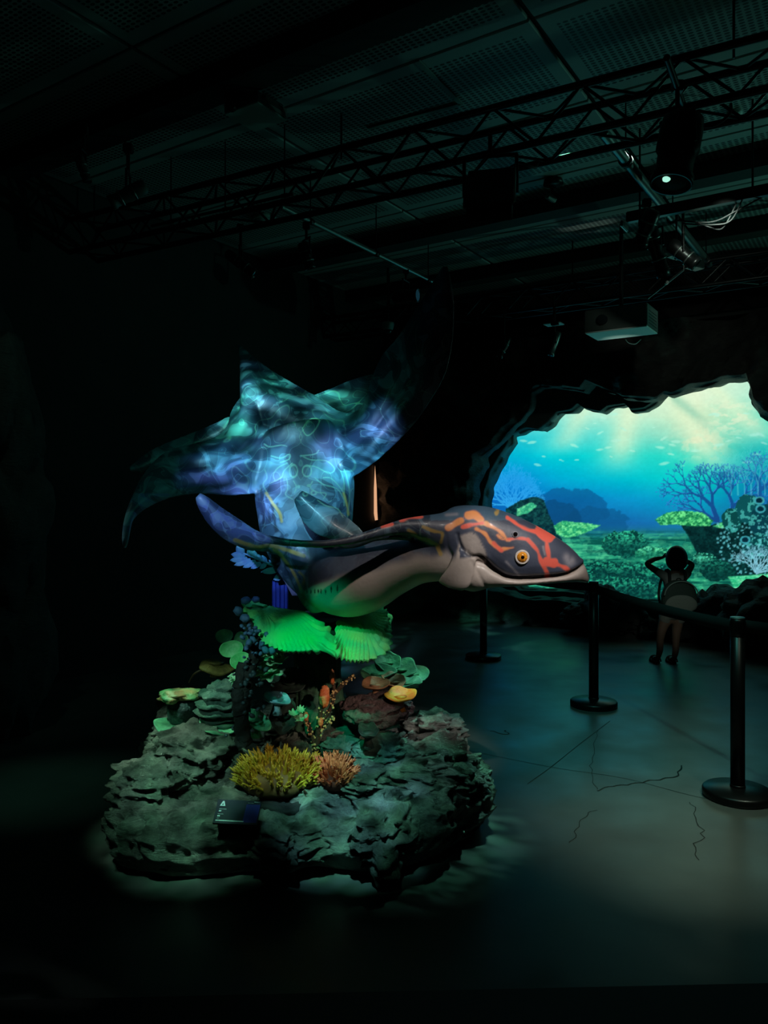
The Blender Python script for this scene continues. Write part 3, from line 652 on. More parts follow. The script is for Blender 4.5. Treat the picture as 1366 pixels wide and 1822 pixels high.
ed = np.empty(len(me.edges)*2, np.int32); me.edges.foreach_get('vertices', ed); ed = ed.reshape(-1, 2); dgr = np.bincount(ed.ravel(), minlength=n).astype(float)
p0_ = 683+F*co[:, 0]/co[:, 1]; p1_ = HOR-F*(co[:, 2]-HC)/co[:, 1]     # melt the joins of fins, hip and trunk into one skin
wsm = np.clip(1.35-np.sqrt(((p0_-540)/105)**2+((p1_-985)/110)**2), 0, .5)*(co[:, 1] > 3.66)
wsm = np.maximum(wsm, np.clip(1.3-np.sqrt(((p0_-540)/110)**2+((p1_-850)/70)**2), 0, .5)*(co[:, 1] > 3.7))
wsm = np.maximum(wsm, np.clip(1.3-np.sqrt(((p0_-790)/30)**2+((p1_-960)/50)**2), 0, .3))
for _ in range(45):
    av = np.stack([np.bincount(ed[:, 0], co[ed[:, 1], k], n)+np.bincount(ed[:, 1], co[ed[:, 0], k], n) for k in range(3)], 1)/dgr[:, None]
    co += (av-co)*wsm[:, None]
me.vertices.foreach_set('co', co.ravel().astype(np.float32)); me.update()
nor = np.empty(n*3, np.float32); me.vertices.foreach_get('normal', nor); nor = nor.reshape(-1, 3)
px = 683+F*co[:, 0]/co[:, 1]; py = HOR-F*(co[:, 2]-HC)/co[:, 1]; dep = co[:, 1]
head = (dep < 3.72) & (px > 765)
hx = 683+F*co[:, 0]/3.5; hy = HOR-F*(co[:, 2]-HC)/3.5
QX = np.where(head, hx, px); QY = np.where(head, hy, py)
def dpoly(pts, X=None, Y=None):
    X = QX if X is None else X; Y = QY if Y is None else Y
    if len(pts) > 2: pts = [(q[0], q[1]) for q in catmull([list(p_) for p_ in pts], (len(pts)-1)*5+1)]
    best = np.full(len(X), 1e3)
    for (x0, y0), (x1, y1) in zip(pts[:-1], pts[1:]):
        t = np.clip(((X-x0)*(x1-x0)+(Y-y0)*(y1-y0))/((x1-x0)**2+(y1-y0)**2+1e-9), 0, 1)
        best = np.minimum(best, np.hypot(X-x0-t*(x1-x0), Y-y0-t*(y1-y0)))
    return best
z3 = lambda pts: [(680+x/3.415, 860+y/3.415) for x, y in pts]
# wobble so that painted marks have organic edges
wob = np.array([noise.noise(Vector(c)*28) for c in co])*1.6
wob2 = np.array([noise.noise(Vector(c)*9) for c in co])
def marks(lst):
    b_ = np.full(n, 60.)
    for pts, w_ in lst: b_ = np.minimum(b_, dpoly(z3(pts))-w_/3.4)
    return np.where(QX > 676, b_+wob*1.5, 60)
red = marks([([(740, 205), (800, 250), (860, 280), (930, 290), (1000, 300)], 9), ([(935, 285), (965, 318), (1005, 302)], 32), ([(960, 320), (965, 360), (975, 430), (985, 465), (1055, 490), (1105, 520)], 9), ([(962, 462), (1005, 472)], 24),
             ([(850, 335), (900, 390), (925, 450), (950, 500), (980, 545)], 9), ([(470, 260), (520, 245), (582, 238)], 8), ([(0, 262), (60, 250)], 10), ([(110, 228), (170, 210), (240, 202)], 6), ([(725, 330), (800, 325), (850, 335)], 5), ([(645, 355), (690, 395)], 9)])
org = marks([([(600, 240), (650, 260), (700, 300), (725, 335)], 8), ([(670, 305), (700, 330), (740, 335)], 5), ([(550, 270), (600, 300), (630, 350), (680, 385)], 9), ([(385, 262), (420, 245), (462, 220)], 15), ([(505, 190), (540, 188), (570, 212)], 22), ([(700, 385), (760, 380)], 5)])
yel = marks([([(160, 285), (220, 330), (270, 350), (320, 365), (330, 390), (345, 420)], 9), ([(250, 265), (300, 285), (350, 298), (345, 350)], 7), ([(575, 245), (610, 235)], 6), ([(675, 180), (690, 165)], 8)])
# yellow-green ridges on the hip and torso sides
z4 = lambda pts: [(330+x/3.415, 860+y/3.415) for x, y in pts]
for pts, w_ in (([(300, 345), (420, 385), (520, 380), (600, 400), (720, 440)], 9), ([(540, 400), (590, 450), (620, 490)], 8), ([(620, 490), (660, 550), (700, 640)], 5), ([(690, 540), (720, 570), (715, 610)], 4), ([(490, 60), (530, 120), (570, 180), (585, 230)], 6), ([(960, 60), (980, 130), (990, 190)], 3)):
    yel = np.minimum(yel, np.where(px < 650, dpoly(z4(pts), px, py)-w_/3.4+wob*.8, 60))
# pale belly / jaw mask
def ssn(a, b_, x): t = np.clip((x-a)/(b_-a), 0, 1); return t*t*(3-2*t)
bl_x = [540, 560, 600, 650, 700, 740, 775, 790, 800, 806, 812]; bl_y = [1052, 1045, 1027, 1012, 1000, 990, 985, 975, 985, 982, 960]
line = np.interp(QX, bl_x, bl_y)+wob2*9
mline = np.interp(QX, [m_[0] for m_ in mouth], [m_[1] for m_ in mouth])
pale_neck = ssn(-10, 12, QY-line)*ssn(545, 560, QX)*(QX < 812)
pale_jaw = ssn(-.8, .8, QY-mline)*(QX >= 812)
pale_jaw = np.maximum(pale_jaw, ssn(1033, 1036, QX))
pale_jaw = np.where((QX >= 806) & (QX < 832), ssn(-3, 3, QY-(990-(QX-806)*.1)), pale_jaw)
ck = [(455, 310), (520, 290), (560, 320), (600, 400), (602, 440), (540, 425), (500, 420), (470, 360)]
def inpoly(pts):
    ins = np.zeros(n, bool); m_ = len(pts)
    for i in range(m_):
        x0, y0 = pts[i]; x1, y1 = pts[(i+1) % m_]
        if y0 == y1: continue
        c_ = (y0 > QY) != (y1 > QY); ins ^= c_ & (QX < (x1-x0)*(QY-y0)/(y1-y0)+x0)
    return ins
ckz = z3(ck); dck = dpoly(ckz+[ckz[0]]); cheek = np.where(inpoly(ckz), dck, -dck); cheek = ssn(-2.5, 2.5, cheek)*.8*(QX > 780)
front = (dep < 3.9) & (px > 545)
pale = np.where(head, np.maximum(pale_jaw, cheek), np.where(front, pale_neck, 0))
pale = np.where(head & (QX < 812), np.maximum(pale_neck, cheek), pale)
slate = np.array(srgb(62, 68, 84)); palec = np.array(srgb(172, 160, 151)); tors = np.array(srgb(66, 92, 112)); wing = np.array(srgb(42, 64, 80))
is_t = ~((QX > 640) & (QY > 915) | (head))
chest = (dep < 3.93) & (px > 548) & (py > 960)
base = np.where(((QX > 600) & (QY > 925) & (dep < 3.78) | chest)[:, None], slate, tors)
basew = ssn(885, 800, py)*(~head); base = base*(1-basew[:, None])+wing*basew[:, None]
tip = ssn(640, 720, px)*(py < 850); base = base*(1-.75*tip[:, None])+np.array(srgb(26, 38, 46))*.75*tip[:, None]  # right wing darkened in the base colour where it rises out of the light
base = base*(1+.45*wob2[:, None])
slot = np.zeros(n)
for (sx0, sy0, sx1, sy1, sw0) in ((457, 872, 462, 900, 3.5), (464, 865, 470, 935, 4), (474, 885, 480, 928, 3), (484, 900, 492, 945, 4), (494, 895, 500, 930, 3), (612, 850, 616, 900, 3), (605, 905, 612, 935, 3)):
    slot = np.maximum(slot, ssn(1.5, -1.5, dpoly([(sx0, sy0), (sx1, sy1)], px, py)-sw0*.8+wob*2.2)*((dep < 4.3) & (~head)))
base = base*(1-.75*slot[:, None])
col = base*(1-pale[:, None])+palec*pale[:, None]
# pale smudges
for pts, w_ in (([(380, 190), (440, 185)], 8), ([(720, 460), (760, 500), (810, 545)], 5), ([(1085, 440), (1100, 470), (1120, 460)], 20), ([(940, 375), (950, 420)], 5)):
    d_ = dpoly(z3(pts)); k = np.exp(-(d_/(w_/3.0))**2)*.55*(QX > 700); col = col*(1-k[:, None])+np.array(srgb(170, 165, 170))*k[:, None]
for pts, w_ in (([(130, 400), (140, 415)], 22),):
    d_ = dpoly(z3(pts)); k = np.exp(-(d_/(w_*1.7/3.4))**2)*.6; col = col*(1-k[:, None])+np.array(srgb(150, 130, 115))*k[:, None]; k = np.exp(-(d_/(w_*.8/3.4))**2)*.75; col = col*(1-k[:, None])+np.array(srgb(50, 45, 45))*k[:, None]
# paddle fins bluer
pad = ((px < 480) & (py > 878) & (dep < 3.72)).astype(float)*.7; col = col*(1-pad[:, None])+np.array(srgb(95, 110, 170))*pad[:, None]
pad2 = ((px > 518) & (px < 648) & (py > 868) & (py < 966) & (dep < 3.72) & (dep > 3.56)).astype(float)*.85; col = col*(1-pad2[:, None])+np.array(srgb(60, 100, 112))*pad2[:, None]
# mouth groove, cheek fold, neck creases : real relief
groove = np.where(head, dpoly(mouth), 99)
fold = np.where(head, dpoly(z3([(440, 300), (450, 350), (480, 400), (520, 430), (560, 425), (590, 440)])), 99)
cre = np.where(head, dpoly(z3([(520, 460), (560, 530), (600, 600), (650, 630)])), 99)
cre2 = np.where(head, dpoly(z3([(370, 300), (385, 380), (410, 430)])), 99)
side = np.abs(nor[:, 1])
disp = -(.010*np.exp(-(groove/2.2)**2)+.007*np.exp(-(fold/2.5)**2)+.004*np.exp(-(cre/3)**2)+.004*np.exp(-(cre2/3)**2))*ssn(.1, .5, side)
disp += (.006*np.exp(-((groove-7)/4.)**2))*ssn(-.5, .5, mline-QY)*(QX > 860)*head
# ribs of the folded back and wing creases
rib = np.sin((px*.9+py*.55)/3.2+wob2*3)*.0022*np.exp(-((px-445)/50)**2-((py-745)/45)**2)
rib += np.sin((px*.75-py*.1)/2.6+wob2*2)*.002*np.exp(-((px-500)/45)**2-((py-985)/18)**2)
rib += np.sin((px*.3+py*.95)/4+wob2*4)*.0025*np.exp(-((px-560)/80)**2-((py-720)/20)**2)
co += nor*(disp+rib)[:, None]
gcol = np.exp(-(groove/1.5)**2)*ssn(.05, .4, side)*.95+np.exp(-(fold/2)**2)*.5
col = col*(1-np.clip(gcol, 0, 1)[:, None])+np.array([.004, .004, .005])*np.clip(gcol, 0, 1)[:, None]
# gill slits
for (gx_, gy_, gh) in ((546, 1052, 4), (553, 1053, 3), (560, 1052, 3.5), (566, 1052, 3), (571, 1052, 3.5), (579, 1053, 3.5), (589, 1049, 5), (600, 1047, 5.5)):
    d_ = np.hypot((px-gx_)/1.0, (py-gy_)/gh*1.0); k = ssn(1.7, .9, d_)*(dep < 3.8); col = col*(1-k[:, None])+np.array([.01, .01, .01])*k[:, None]; 
me.vertices.foreach_set('co', co.ravel().astype(np.float32))
# swirl pattern coordinates: mirrored about the spine of the back
axis = 535+ (900-py)*.0
wf = np.clip(ssn(0, 1, (1-pale)), 0, 1)*(~head)*(1-np.clip(chest, 0, 1)*.8)
ovals = np.full(n, 60.)
for (ox, oy, rx, ry) in ((522, 838, 7, 11), (546, 838, 8, 10), (543, 879, 4, 3.5), (558, 877, 4.5, 3.5), (531, 866, 2, 2), (549, 864, 2, 1.5)):
    ovals = np.minimum(ovals, np.abs(np.hypot((px-ox)/rx, (py-oy)/ry)-1)*min(rx, ry)-1.1)
for pts in ([(482, 811), (500, 815), (515, 808), (514, 817), (498, 823)], [(535, 811), (560, 808), (567, 801)], [(535, 810), (552, 818), (580, 820), (595, 834), (585, 842), (560, 830), (540, 830)], [(511, 824), (495, 832), (486, 845), (490, 856)], [(520, 824), (505, 838), (500, 850), (480, 860)],
            [(510, 852), (512, 868), (508, 880), (520, 888)], [(522, 856), (527, 866), (524, 876)], [(556, 856), (552, 868), (565, 876), (580, 878), (575, 888)], [(560, 850), (575, 862), (600, 870), (612, 890)], [(575, 850), (590, 852), (610, 875), (616, 900)], [(565, 890), (580, 900), (600, 905), (610, 920)],
            [(471, 836), (475, 850), (468, 862), (476, 878)], [(612, 835), (617, 850), (622, 880), (618, 920)], [(606, 838), (612, 860), (612, 900)], [(540, 760), (545, 752), (555, 745), (568, 748), (560, 765), (548, 775), (541, 770), (538, 762)], [(470, 790), (480, 795), (500, 792), (510, 794)]):
    ovals = np.minimum(ovals, dpoly(pts, px, py)-1.0)
ovals = np.where((dep < 4.5) & (~head) & (py < 940), ovals, 60)
def addf(nm, arr):
    a_ = me.attributes.new(nm, 'FLOAT', 'POINT'); a_.data.foreach_set('value', arr.astype(np.float32))
addf('red', red); addf('org', org); addf('yel', yel); addf('swirl', wf); addf('ovals', ovals)
sxy = np.stack([np.abs(px-axis)/F*4, py/F*4, dep*.6], 1); a_ = me.attributes.new('sw', 'FLOAT_VECTOR', 'POINT'); a_.data.foreach_set('vector', sxy.astype(np.float32).ravel())
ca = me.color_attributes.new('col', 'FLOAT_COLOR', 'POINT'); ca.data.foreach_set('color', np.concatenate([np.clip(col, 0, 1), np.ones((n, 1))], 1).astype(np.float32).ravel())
me.polygons.foreach_set('use_smooth', [True]*len(me.polygons)); me.update()
# skin material
ms = bpy.data.materials.new('painted_creature_skin'); ms.use_nodes = True; nt = ms.node_tree; b = nt.nodes['Principled BSDF']
def attr(nm):
    a_ = nt.nodes.new('ShaderNodeAttribute'); a_.attribute_name = nm; return a_
def mixc(fac, a_, c_):
    m_ = nt.nodes.new('ShaderNodeMix'); m_.data_type = 'RGBA'; nt.links.new(fac, m_.inputs['Factor']); nt.links.new(a_, m_.inputs['A']); m_.inputs['B'].default_value = (*c_, 1); return m_.outputs['Result']
def mrange(x, a_, b_, c_=0., d_=1.):
    m_ = nt.nodes.new('ShaderNodeMapRange'); m_.interpolation_type = 'SMOOTHSTEP'; nt.links.new(x, m_.inputs[0])
    for i, v in enumerate((a_, b_, c_, d_)): m_.inputs[i+1].default_value = v
    return m_.outputs[0]
c = attr('col').outputs['Color']
sw = attr('sw').outputs['Vector']; wfo = attr('swirl').outputs['Fac']
for (s_, hi_, cc_, seed, dist) in ((3.2, .014, srgb(150, 190, 150), 0, 2.6), (5.0, .012, srgb(120, 160, 160), 4.3, 3.0)):
    nz = nt.nodes.new('ShaderNodeTexNoise'); nz.inputs['Scale'].default_value = s_; nz.inputs['Detail'].default_value = 0; nz.inputs['Distortion'].default_value = dist
    mp = nt.nodes.new('ShaderNodeMapping'); mp.inputs['Location'].default_value = (seed, seed, 0); nt.links.new(sw, mp.inputs[0]); nt.links.new(mp.outputs[0], nz.inputs['Vector'])
    d_ = math_('ABSOLUTE', math_('SUBTRACT', nz.outputs[0], .5)); ln = mrange(d_, hi_, hi_*.3)
    c = mixc(math_('MULTIPLY', math_('MULTIPLY', ln, wfo), .2), c, cc_)
    c = mixc(math_('MULTIPLY', math_('MULTIPLY', mrange(nz.outputs[0], .5, .53), wfo), .6 if seed == 0 else .45), c, srgb(22, 36, 52)); c = mixc(math_('MULTIPLY', math_('MULTIPLY', mrange(nz.outputs[0], .40, .34), wfo), .3), c, srgb(120, 150, 165))
c = mixc(math_('MULTIPLY', mrange(attr('ovals').outputs['Fac'], 1.0, -.9), .36), c, srgb(150, 190, 150))
for nm, cc_, c2_ in (('yel', srgb(200, 150, 60), srgb(170, 160, 70)), ('org', srgb(232, 150, 85), srgb(225, 120, 80)), ('red', srgb(235, 95, 75), srgb(225, 130, 100))):
    o_ = attr(nm).outputs['Fac']; c = mixc(math_('MULTIPLY', mrange(o_, 3.0, -.5), .35), c, c2_); c = mixc(math_('MULTIPLY', mrange(o_, 1.8, -1.4), .85 if nm != 'yel' else .42), c, cc_)
nt.links.new(c, b.inputs['Base Color']); b.inputs['Roughness'].default_value = .5; b.inputs['Coat Weight'].default_value = .10; b.inputs['Coat Roughness'].default_value = .2
nz = nt.nodes.new('ShaderNodeTexNoise'); nz.inputs['Scale'].default_value = 60; tcx = nt.nodes.new('ShaderNodeTexCoord'); nt.links.new(tcx.outputs['Object'], nz.inputs['Vector'])
bp = nt.nodes.new('ShaderNodeBump'); bp.inputs['Strength'].default_value = .12; bp.inputs['Distance'].default_value = .01; nt.links.new(nz.outputs[0], bp.inputs['Height']); nt.links.new(bp.outputs[0], b.inputs['Normal'])
creature = thing('sea_creature', 'large winged long-necked sea creature sculpture, blue-grey with orange head streaks, diving over the coral', 'sculpture', P(592, 1095, 3.9))
bo = link('body', me, None, ms); setparent(bo, creature)
# eyes
M_eyew = mat('eye_rim', srgb(205, 195, 185), .3); M_iris = mat('amber_iris', srgb(240, 165, 50), .12, 0, 120, srgb(170, 95, 20)); M_pup = mat('pupil', (.004, .003, .003), .08)
for sd in (-1, 1):
    for ex, ey, er in ((918, 987, 9.5), (907, 948.5, 4.2)):
        y_ = 3.5+sd*(.150 if er > 6 else .139)
        c0 = P(ex, ey, 3.5); c0.y = y_; r_ = er/F*3.5
        rim = lathe('eye', [(r_*1.25, -.004), (r_*1.32, .004), (r_*1.15, .009), (r_*.95, .006)], M_eyew if er > 6 else mat('small_eye_rim', srgb(150, 150, 160), .35), None, 32, c0, (PI/2*(1 if sd < 0 else -1), 0, 0))
        setparent(rim, creature)
        ir = lathe('iris', [(r_*1.0, .003), (r_*.9, .009), (r_*.6, .014), (r_*.3, .0165), (0, .017)], M_iris if er > 6 else M_pup, rim, 32)
        if er > 6: lathe('pupil', [(r_*.42, .0145), (r_*.3, .0168), (0, .0178)], M_pup, rim, 24)

# ================================================================== pedestal
foot = [(-1.17, 3.32), (-.90, 3.22), (-.62, 3.27), (-.30, 3.33), (.02, 3.25), (.25, 3.42), (.42, 3.62), (.52, 3.80), (.50, 4.1), (.44, 4.5), (.28, 4.85), (-.1, 5.1), (-.7, 5.15), (-1.2, 4.95), (-1.38, 4.55), (-1.24, 4.1), (-1.14, 3.75), (-1.24, 3.5)]
pc = Vector((-.42, 4.15))
def footR(th):
    d = Vector((math.cos(th), math.sin(th))); best = 9
    for i in range(len(foot)):
        a_ = Vector(foot[i])-pc; b_ = Vector(foot[(i+1) % len(foot)])-pc; e = b_-a_; den = d.x*e.y-d.y*e.x
        if abs(den) < 1e-9: continue
        t = (a_.x*e.y-a_.y*e.x)/den; s = (a_.x*d.y-a_.y*d.x)/den
        if t > 0 and -1e-6 <= s <= 1+1e-6: best = min(best, t)
    return best
NT, NR = 640, 190
Rt = np.array([footR(2*PI*i/NT-PI) for i in range(NT)])
for _ in range(6): Rt = (np.roll(Rt, 1)+Rt*2+np.roll(Rt, -1))/4
def topz(x, y, s):
    z = .20+.17*(1-s)**.8+.07*fnoise((x, y, 2.3), 1.6, 4)+.06*(rnoise((x, y, .7), 3.1, 5)-.9)
    z += .10*gauss(x, .30, .2)*gauss(y, 4.1, .5)+.06*gauss(x, -1.0, .25)*gauss(y, 3.7, .4)
    return z
vs_ = []; prof = [(.84, 0), (.90, .02), (.93, .035), (.955, .08), (1.0, .35), (1.02, .7), (1.0, .92)]
for i in range(NT):
    th = 2*PI*i/NT-PI; dx, dy = math.cos(th), math.sin(th)
    for k in range(NR):
        f = k/(NR-1)
        if f < .34:
            g = f/.34*(len(prof)-1); a_ = int(min(g, len(prof)-2)); q = g-a_; q = q*q*(3-2*q)*.4+q*.6
            rr = prof[a_][0]*(1-q)+prof[a_+1][0]*q; zf = prof[a_][1]*(1-q)+prof[a_+1][1]*q
            x, y = pc.x+dx*Rt[i]*rr, pc.y+dy*Rt[i]*rr; zt = topz(pc.x+dx*Rt[i], pc.y+dy*Rt[i], 1); z = zf*zt
        else:
            s = 1-(f-.34)/.66; s = s*.999+.001; zt = topz(pc.x+dx*Rt[i]*s, pc.y+dy*Rt[i]*s, s)
            x, y = pc.x+dx*Rt[i]*s, pc.y+dy*Rt[i]*s; z = zt-(.08*zt)*max(0, (s-.9)/.1)**2
        p = Vector((x, y, z)); fade = min(1, z/.06)*min(1, s*3 if f >= .34 else 1)
        vd = noise.voronoi(p*Vector((1, 1, 1)).x*5.5+Vector((noise.noise(p*4), noise.noise(p*4+Vector((9, 0, 0))), noise.noise(p*4+Vector((0, 9, 0)))))*.7)[0]
        dn = .045*fnoise(p+Vector((5, 5, 5)), 3.2, 6)+.045*(rnoise(p, 5.0, 6)-1.0)+.05*(min(.35, vd[1]-vd[0])-.15)+.020*math.sin(p.z*90+6*noise.noise(p*3))*max(0, noise.noise(p*2.0)+.3)+.010*noise.noise(p*30)+.006*noise.noise(p*62)
        vs_.append(Vector((x+dx*dn*fade, y+dy*dn*fade, max(0, z+dn*.7*fade))))
fs = []
for i in range(NT):
    j = (i+1) % NT
    for k in range(NR-1): fs.append((i*NR+k, j*NR+k, j*NR+k+1, i*NR+k+1))
ped = thing('rock_pedestal', 'broad craggy rock base with green-lit crust carrying the corals and the winged sculpture', 'rock', (pc.x, pc.y, 0))
vs_.append(Vector((pc.x, pc.y, topz(pc.x, pc.y, 0)))); fs += [(i*NR+NR-1, ((i+1) % NR if False else (i+1) % NT)*NR+NR-1, len(vs_)-1) for i in range(NT)]
o = mesh('rock_base', vs_, fs, M_rock); setparent(o, ped)
def onrock(x, y):
    return topz(x, y, min(1, (Vector((x, y))-pc).length/1.0))
def at(px_, py_, d): return P(px_, py_, d)
# boulders resting in the base
M_rockt = rock_mat('teal_crusted_rock', (.04, .09, .08), (.12, .24, .20), (.30, .42, .34), .35, .9, 7)
for i, (px_, py_, d, s, m_) in enumerate((
    (745, 1385, 3.72, (.17, .13, .075), M_rock), (690, 1345, 3.85, (.12, .10, .09), M_rockt), (820, 1395, 3.78, (.12, .12, .075), M_rock), (640, 1385, 3.62, (.16, .12, .05), M_rock),
    (612, 1335, 3.82, (.085, .07, .06), M_rockt), (655, 1340, 3.80, (.07, .06, .05), M_rockt), (770, 1300, 4.25, (.15, .14, .10), M_rock), (345, 1345, 3.75, (.22, .17, .12), M_rock), (265, 1400, 3.5, (.16, .14, .11), M_rock),
    (300, 1310, 4.1, (.10, .10, .07), M_rock), (560, 1490, 3.36, (.20, .10, .08), M_rock), (680, 1480, 3.36, (.20, .13, .13), M_rock), (480, 1490, 3.33, (.2, .1, .09), M_rock), (610, 1300, 4.1, (.20, .15, .07), M_rock),
    (390, 1265, 4.15, (.13, .11, .13), M_rock), (555, 1240, 4.45, (.20, .14, .12), M_rock), (470, 1300, 4.1, (.16, .13, .06), M_rock), (325, 1275, 4.3, (.12, .11, .12), M_rock))):
    c = P(px_, py_, d); o = boulder('boulder', c, s, m_, None, i+11, 5, .42, 2.2, .8 if m_ is M_rock else 1.1, i*.7); setparent(o, ped)

# ------------------------------------------------------------------ corals
def plate(name, c, rx, ry, th, m, parent=None, ruffle=.15, nf=5, cup=.1, tilt=(0, 0), rz=0, sd=0, seg=64, nr=14, arc=1.0, ridge=0, stalk=0, ridge_n=0):
    vs_ = []; fs = []
    for side in (0, 1):
        for r in range(nr+1):
            f = r/nr
            for k in range(seg):
                a = 2*PI*k/seg; e = 1+ruffle*.6*math.sin(nf*a+sd)+ruffle*.5*noise.noise(Vector((math.cos(a)*1.7, math.sin(a)*1.7, sd*3.3)))
                x, y = math.cos(a)*rx*f*e, math.sin(a)*ry*f*e
                z = cup*f*f+ruffle*max(rx, ry)*.6*f**2.2*math.sin(nf*a+sd*1.7)+ruffle*.25*max(rx, ry)*noise.noise(Vector((x*9, y*9, sd)))
                if ridge: z += ridge*abs(math.sin((math.atan2(y, x)*ridge_n+4*noise.noise(Vector((x*6, y*6, sd))))))*min(1, f*3)
                z -= side*th*(1-f**6*.6)
                vs_.append(Vector((x, y, z)))
    K = seg; N = (nr+1)*K
    for r in range(nr):
        for k in range(K):
            k2 = (k+1) % K; a_ = r*K
            fs.append((a_+k, a_+K+k, a_+K+k2, a_+k2)); fs.append((N+a_+k, N+a_+k2, N+a_+K+k2, N+a_+K+k))
    for k in range(K): k2 = (k+1) % K; fs.append((nr*K+k, N+nr*K+k, N+nr*K+k2, nr*K+k2))
    R_ = Matrix.Rotation(tilt[0], 3, 'X') @ Matrix.Rotation(tilt[1], 3, 'Y') @ Matrix.Rotation(rz, 3, 'Z')
    o = mesh(name, [R_ @ v + Vector(c) for v in vs_], fs, m)
    if parent: setparent(o, parent)
    return o
# --- big green table coral: a ruffled skirt drooping to the viewer in two lobes
M_table = mat('green_table_coral', srgb(50, 190, 125), .6, 0, 9, srgb(100, 200, 115), .25, 60)
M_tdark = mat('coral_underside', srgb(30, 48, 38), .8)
tab = thing('table_coral', 'big bright green ruffled table coral directly beneath the neck of the sculpture', 'coral', P(560, 1260, 4.15))
def outline(px0, pts): return pts
top_e = [(434, 1078, 4.1), (447, 1069, 4.16), (470, 1079, 4.05), (490, 1084, 3.95), (520, 1089, 3.9), (545, 1096, 3.86), (570, 1110, 3.82), (587, 1127, 3.72), (595, 1139, 3.66), (600, 1118, 3.82), (615, 1102, 3.9), (640, 1092, 4.0), (658, 1083, 4.05), (672, 1081, 4.1), (685, 1090, 4.12)]
bot_e = [(434, 1092, 3.95), (443, 1112, 3.86), (458, 1127, 3.78), (475, 1147, 3.68), (502, 1158, 3.62), (535, 1160, 3.58), (565, 1159, 3.55), (585, 1164, 3.54), (599, 1168, 3.54), (615, 1174, 3.55), (640, 1177, 3.58), (662, 1174, 3.64), (680, 1163, 3.74), (691, 1145, 3.86), (690, 1110, 4.02)]
def thT(s, t): return .010
vsT, fsT = sheet(resamp(top_e, 61, [(0, 0), (1, 14)]), resamp(bot_e, 61, [(0, 0), (1, 14)]),
    lambda s, t: .014, lambda s, t: .10*math.sin(PI*t*.8)*(1-.0*s)+.02*math.sin(s*18)*t, 150, 70, .012)
o = mesh('coral_plate', vsT, fsT, M_table)
mT = o.data; arr = np.empty(len(mT.vertices)*3, np.float32); mT.vertices.foreach_get('co', arr); arr = arr.reshape(-1, 3); nn = np.empty_like(arr).ravel(); mT.vertices.foreach_get('normal', nn); nn = nn.reshape(-1, 3)
for i in range(len(arr)):     # meandering ridges, real relief
    q = Vector(arr[i]); sp = px_ = 683+F*q.x/q.y; sy_ = HOR-F*(q.z-HC)/q.y
    w1 = noise.noise(Vector((q.x*7, q.z*7, 3)))*7
    fanx, fany = (sp-(500 if sp < 597 else 640)), (sy_-(1080 if sp < 597 else 1085))
    an = math.atan2(fany, fanx)
    arr[i] += nn[i]*(.0085*math.sin(an*58+w1*1.5)*min(1, math.hypot(fanx, fany)/30)+.006*math.sin(math.hypot(fanx, fany)/7+w1)*(.5+.5*math.sin(w1)))
mT.vertices.foreach_set('co', arr.ravel()); setparent(o, tab)
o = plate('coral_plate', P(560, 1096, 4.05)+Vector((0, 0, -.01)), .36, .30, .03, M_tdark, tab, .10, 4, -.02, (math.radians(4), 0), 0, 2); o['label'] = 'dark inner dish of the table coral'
o = plate('coral_plate', P(670, 1130, 4.15), .12, .16, .02, M_table, tab, .2, 3, .05, (math.radians(20), math.radians(-20)), 0, 5)
# fluted trunk
vs_, fs = [], []; rows = [(1.05, .20), (1.0, .14), (.88, .115), (.75, .11), (.62, .12), (.5, .15), (.38, .2)]
for (z, r) in rows:
    for k in range(72):
        a = 2*PI*k/72; rr = r*(1+.10*abs(math.sin(a*9+.5*math.sin(z*9)))+.1*noise.noise(Vector((math.cos(a), math.sin(a), z*3)))); vs_.append(Vector((-.35+rr*math.cos(a), 4.12+rr*math.sin(a), z-.06)))
for i in range(len(rows)-1):
    for k in range(72): k2 = (k+1) % 72; fs.append((i*72+k, i*72+k2, (i+1)*72+k2, (i+1)*72+k))
fs.append(tuple(range(72))); fs.append(tuple(6*72+k for k in range(72))[::-1])
o = mesh('coral_stalk', vs_, fs, mat('coral_stalk', srgb(50, 85, 62), .8, 0, 20, srgb(25, 45, 35), .4, 50)); setparent(o, tab)

# --- spiky corals
def spike_mesh(nm, m, sd):
    rs = random.Random(sd); vs_, fs = [], []; N = 7
    def horn(base, tipv, r0):
        o0 = len(vs_); ax = (tipv-base); n_ = 4
        u_ = ax.cross(Vector((.3, 1, .1))).normalized(); v_ = ax.cross(u_).normalized()
        for i in range(n_):
            f = i/n_; c = base+ax*f+u_*.0025*math.sin(f*4+sd)
            for k in range(5): a = 2*PI*k/5; vs_.append(c+(u_*math.cos(a)+v_*math.sin(a))*r0*(1-f*.62)*(1+.15*math.sin(i*2.1)))
        vs_.append(tipv)
        for i in range(n_-1):
            for k in range(5): k2 = (k+1) % 5; fs.append((o0+i*5+k, o0+i*5+k2, o0+(i+1)*5+k2, o0+(i+1)*5+k))
        for k in range(5): fs.append((o0+(n_-1)*5+k, o0+(n_-1)*5+(k+1) % 5, o0+n_*5))
    horn(Vector((0, 0, 0)), Vector((0, 0, 1)), .15)
    for j in range(3):
        a = rs.uniform(0, 2*PI); z = rs.uniform(.3, .7); horn(Vector((0, 0, z)), Vector((math.cos(a)*.22, math.sin(a)*.22, z+.28)), .07)
    me_ = bpy.data.meshes.new(nm); me_.from_pydata([tuple(v) for v in vs_], [], fs); me_.materials.append(m)
    me_.polygons.foreach_set('use_smooth', [True]*len(me_.polygons)); return me_
M_yel = mat('mustard_coral', srgb(190, 150, 30), .55, 0, 18, srgb(150, 100, 18), .2, 80)
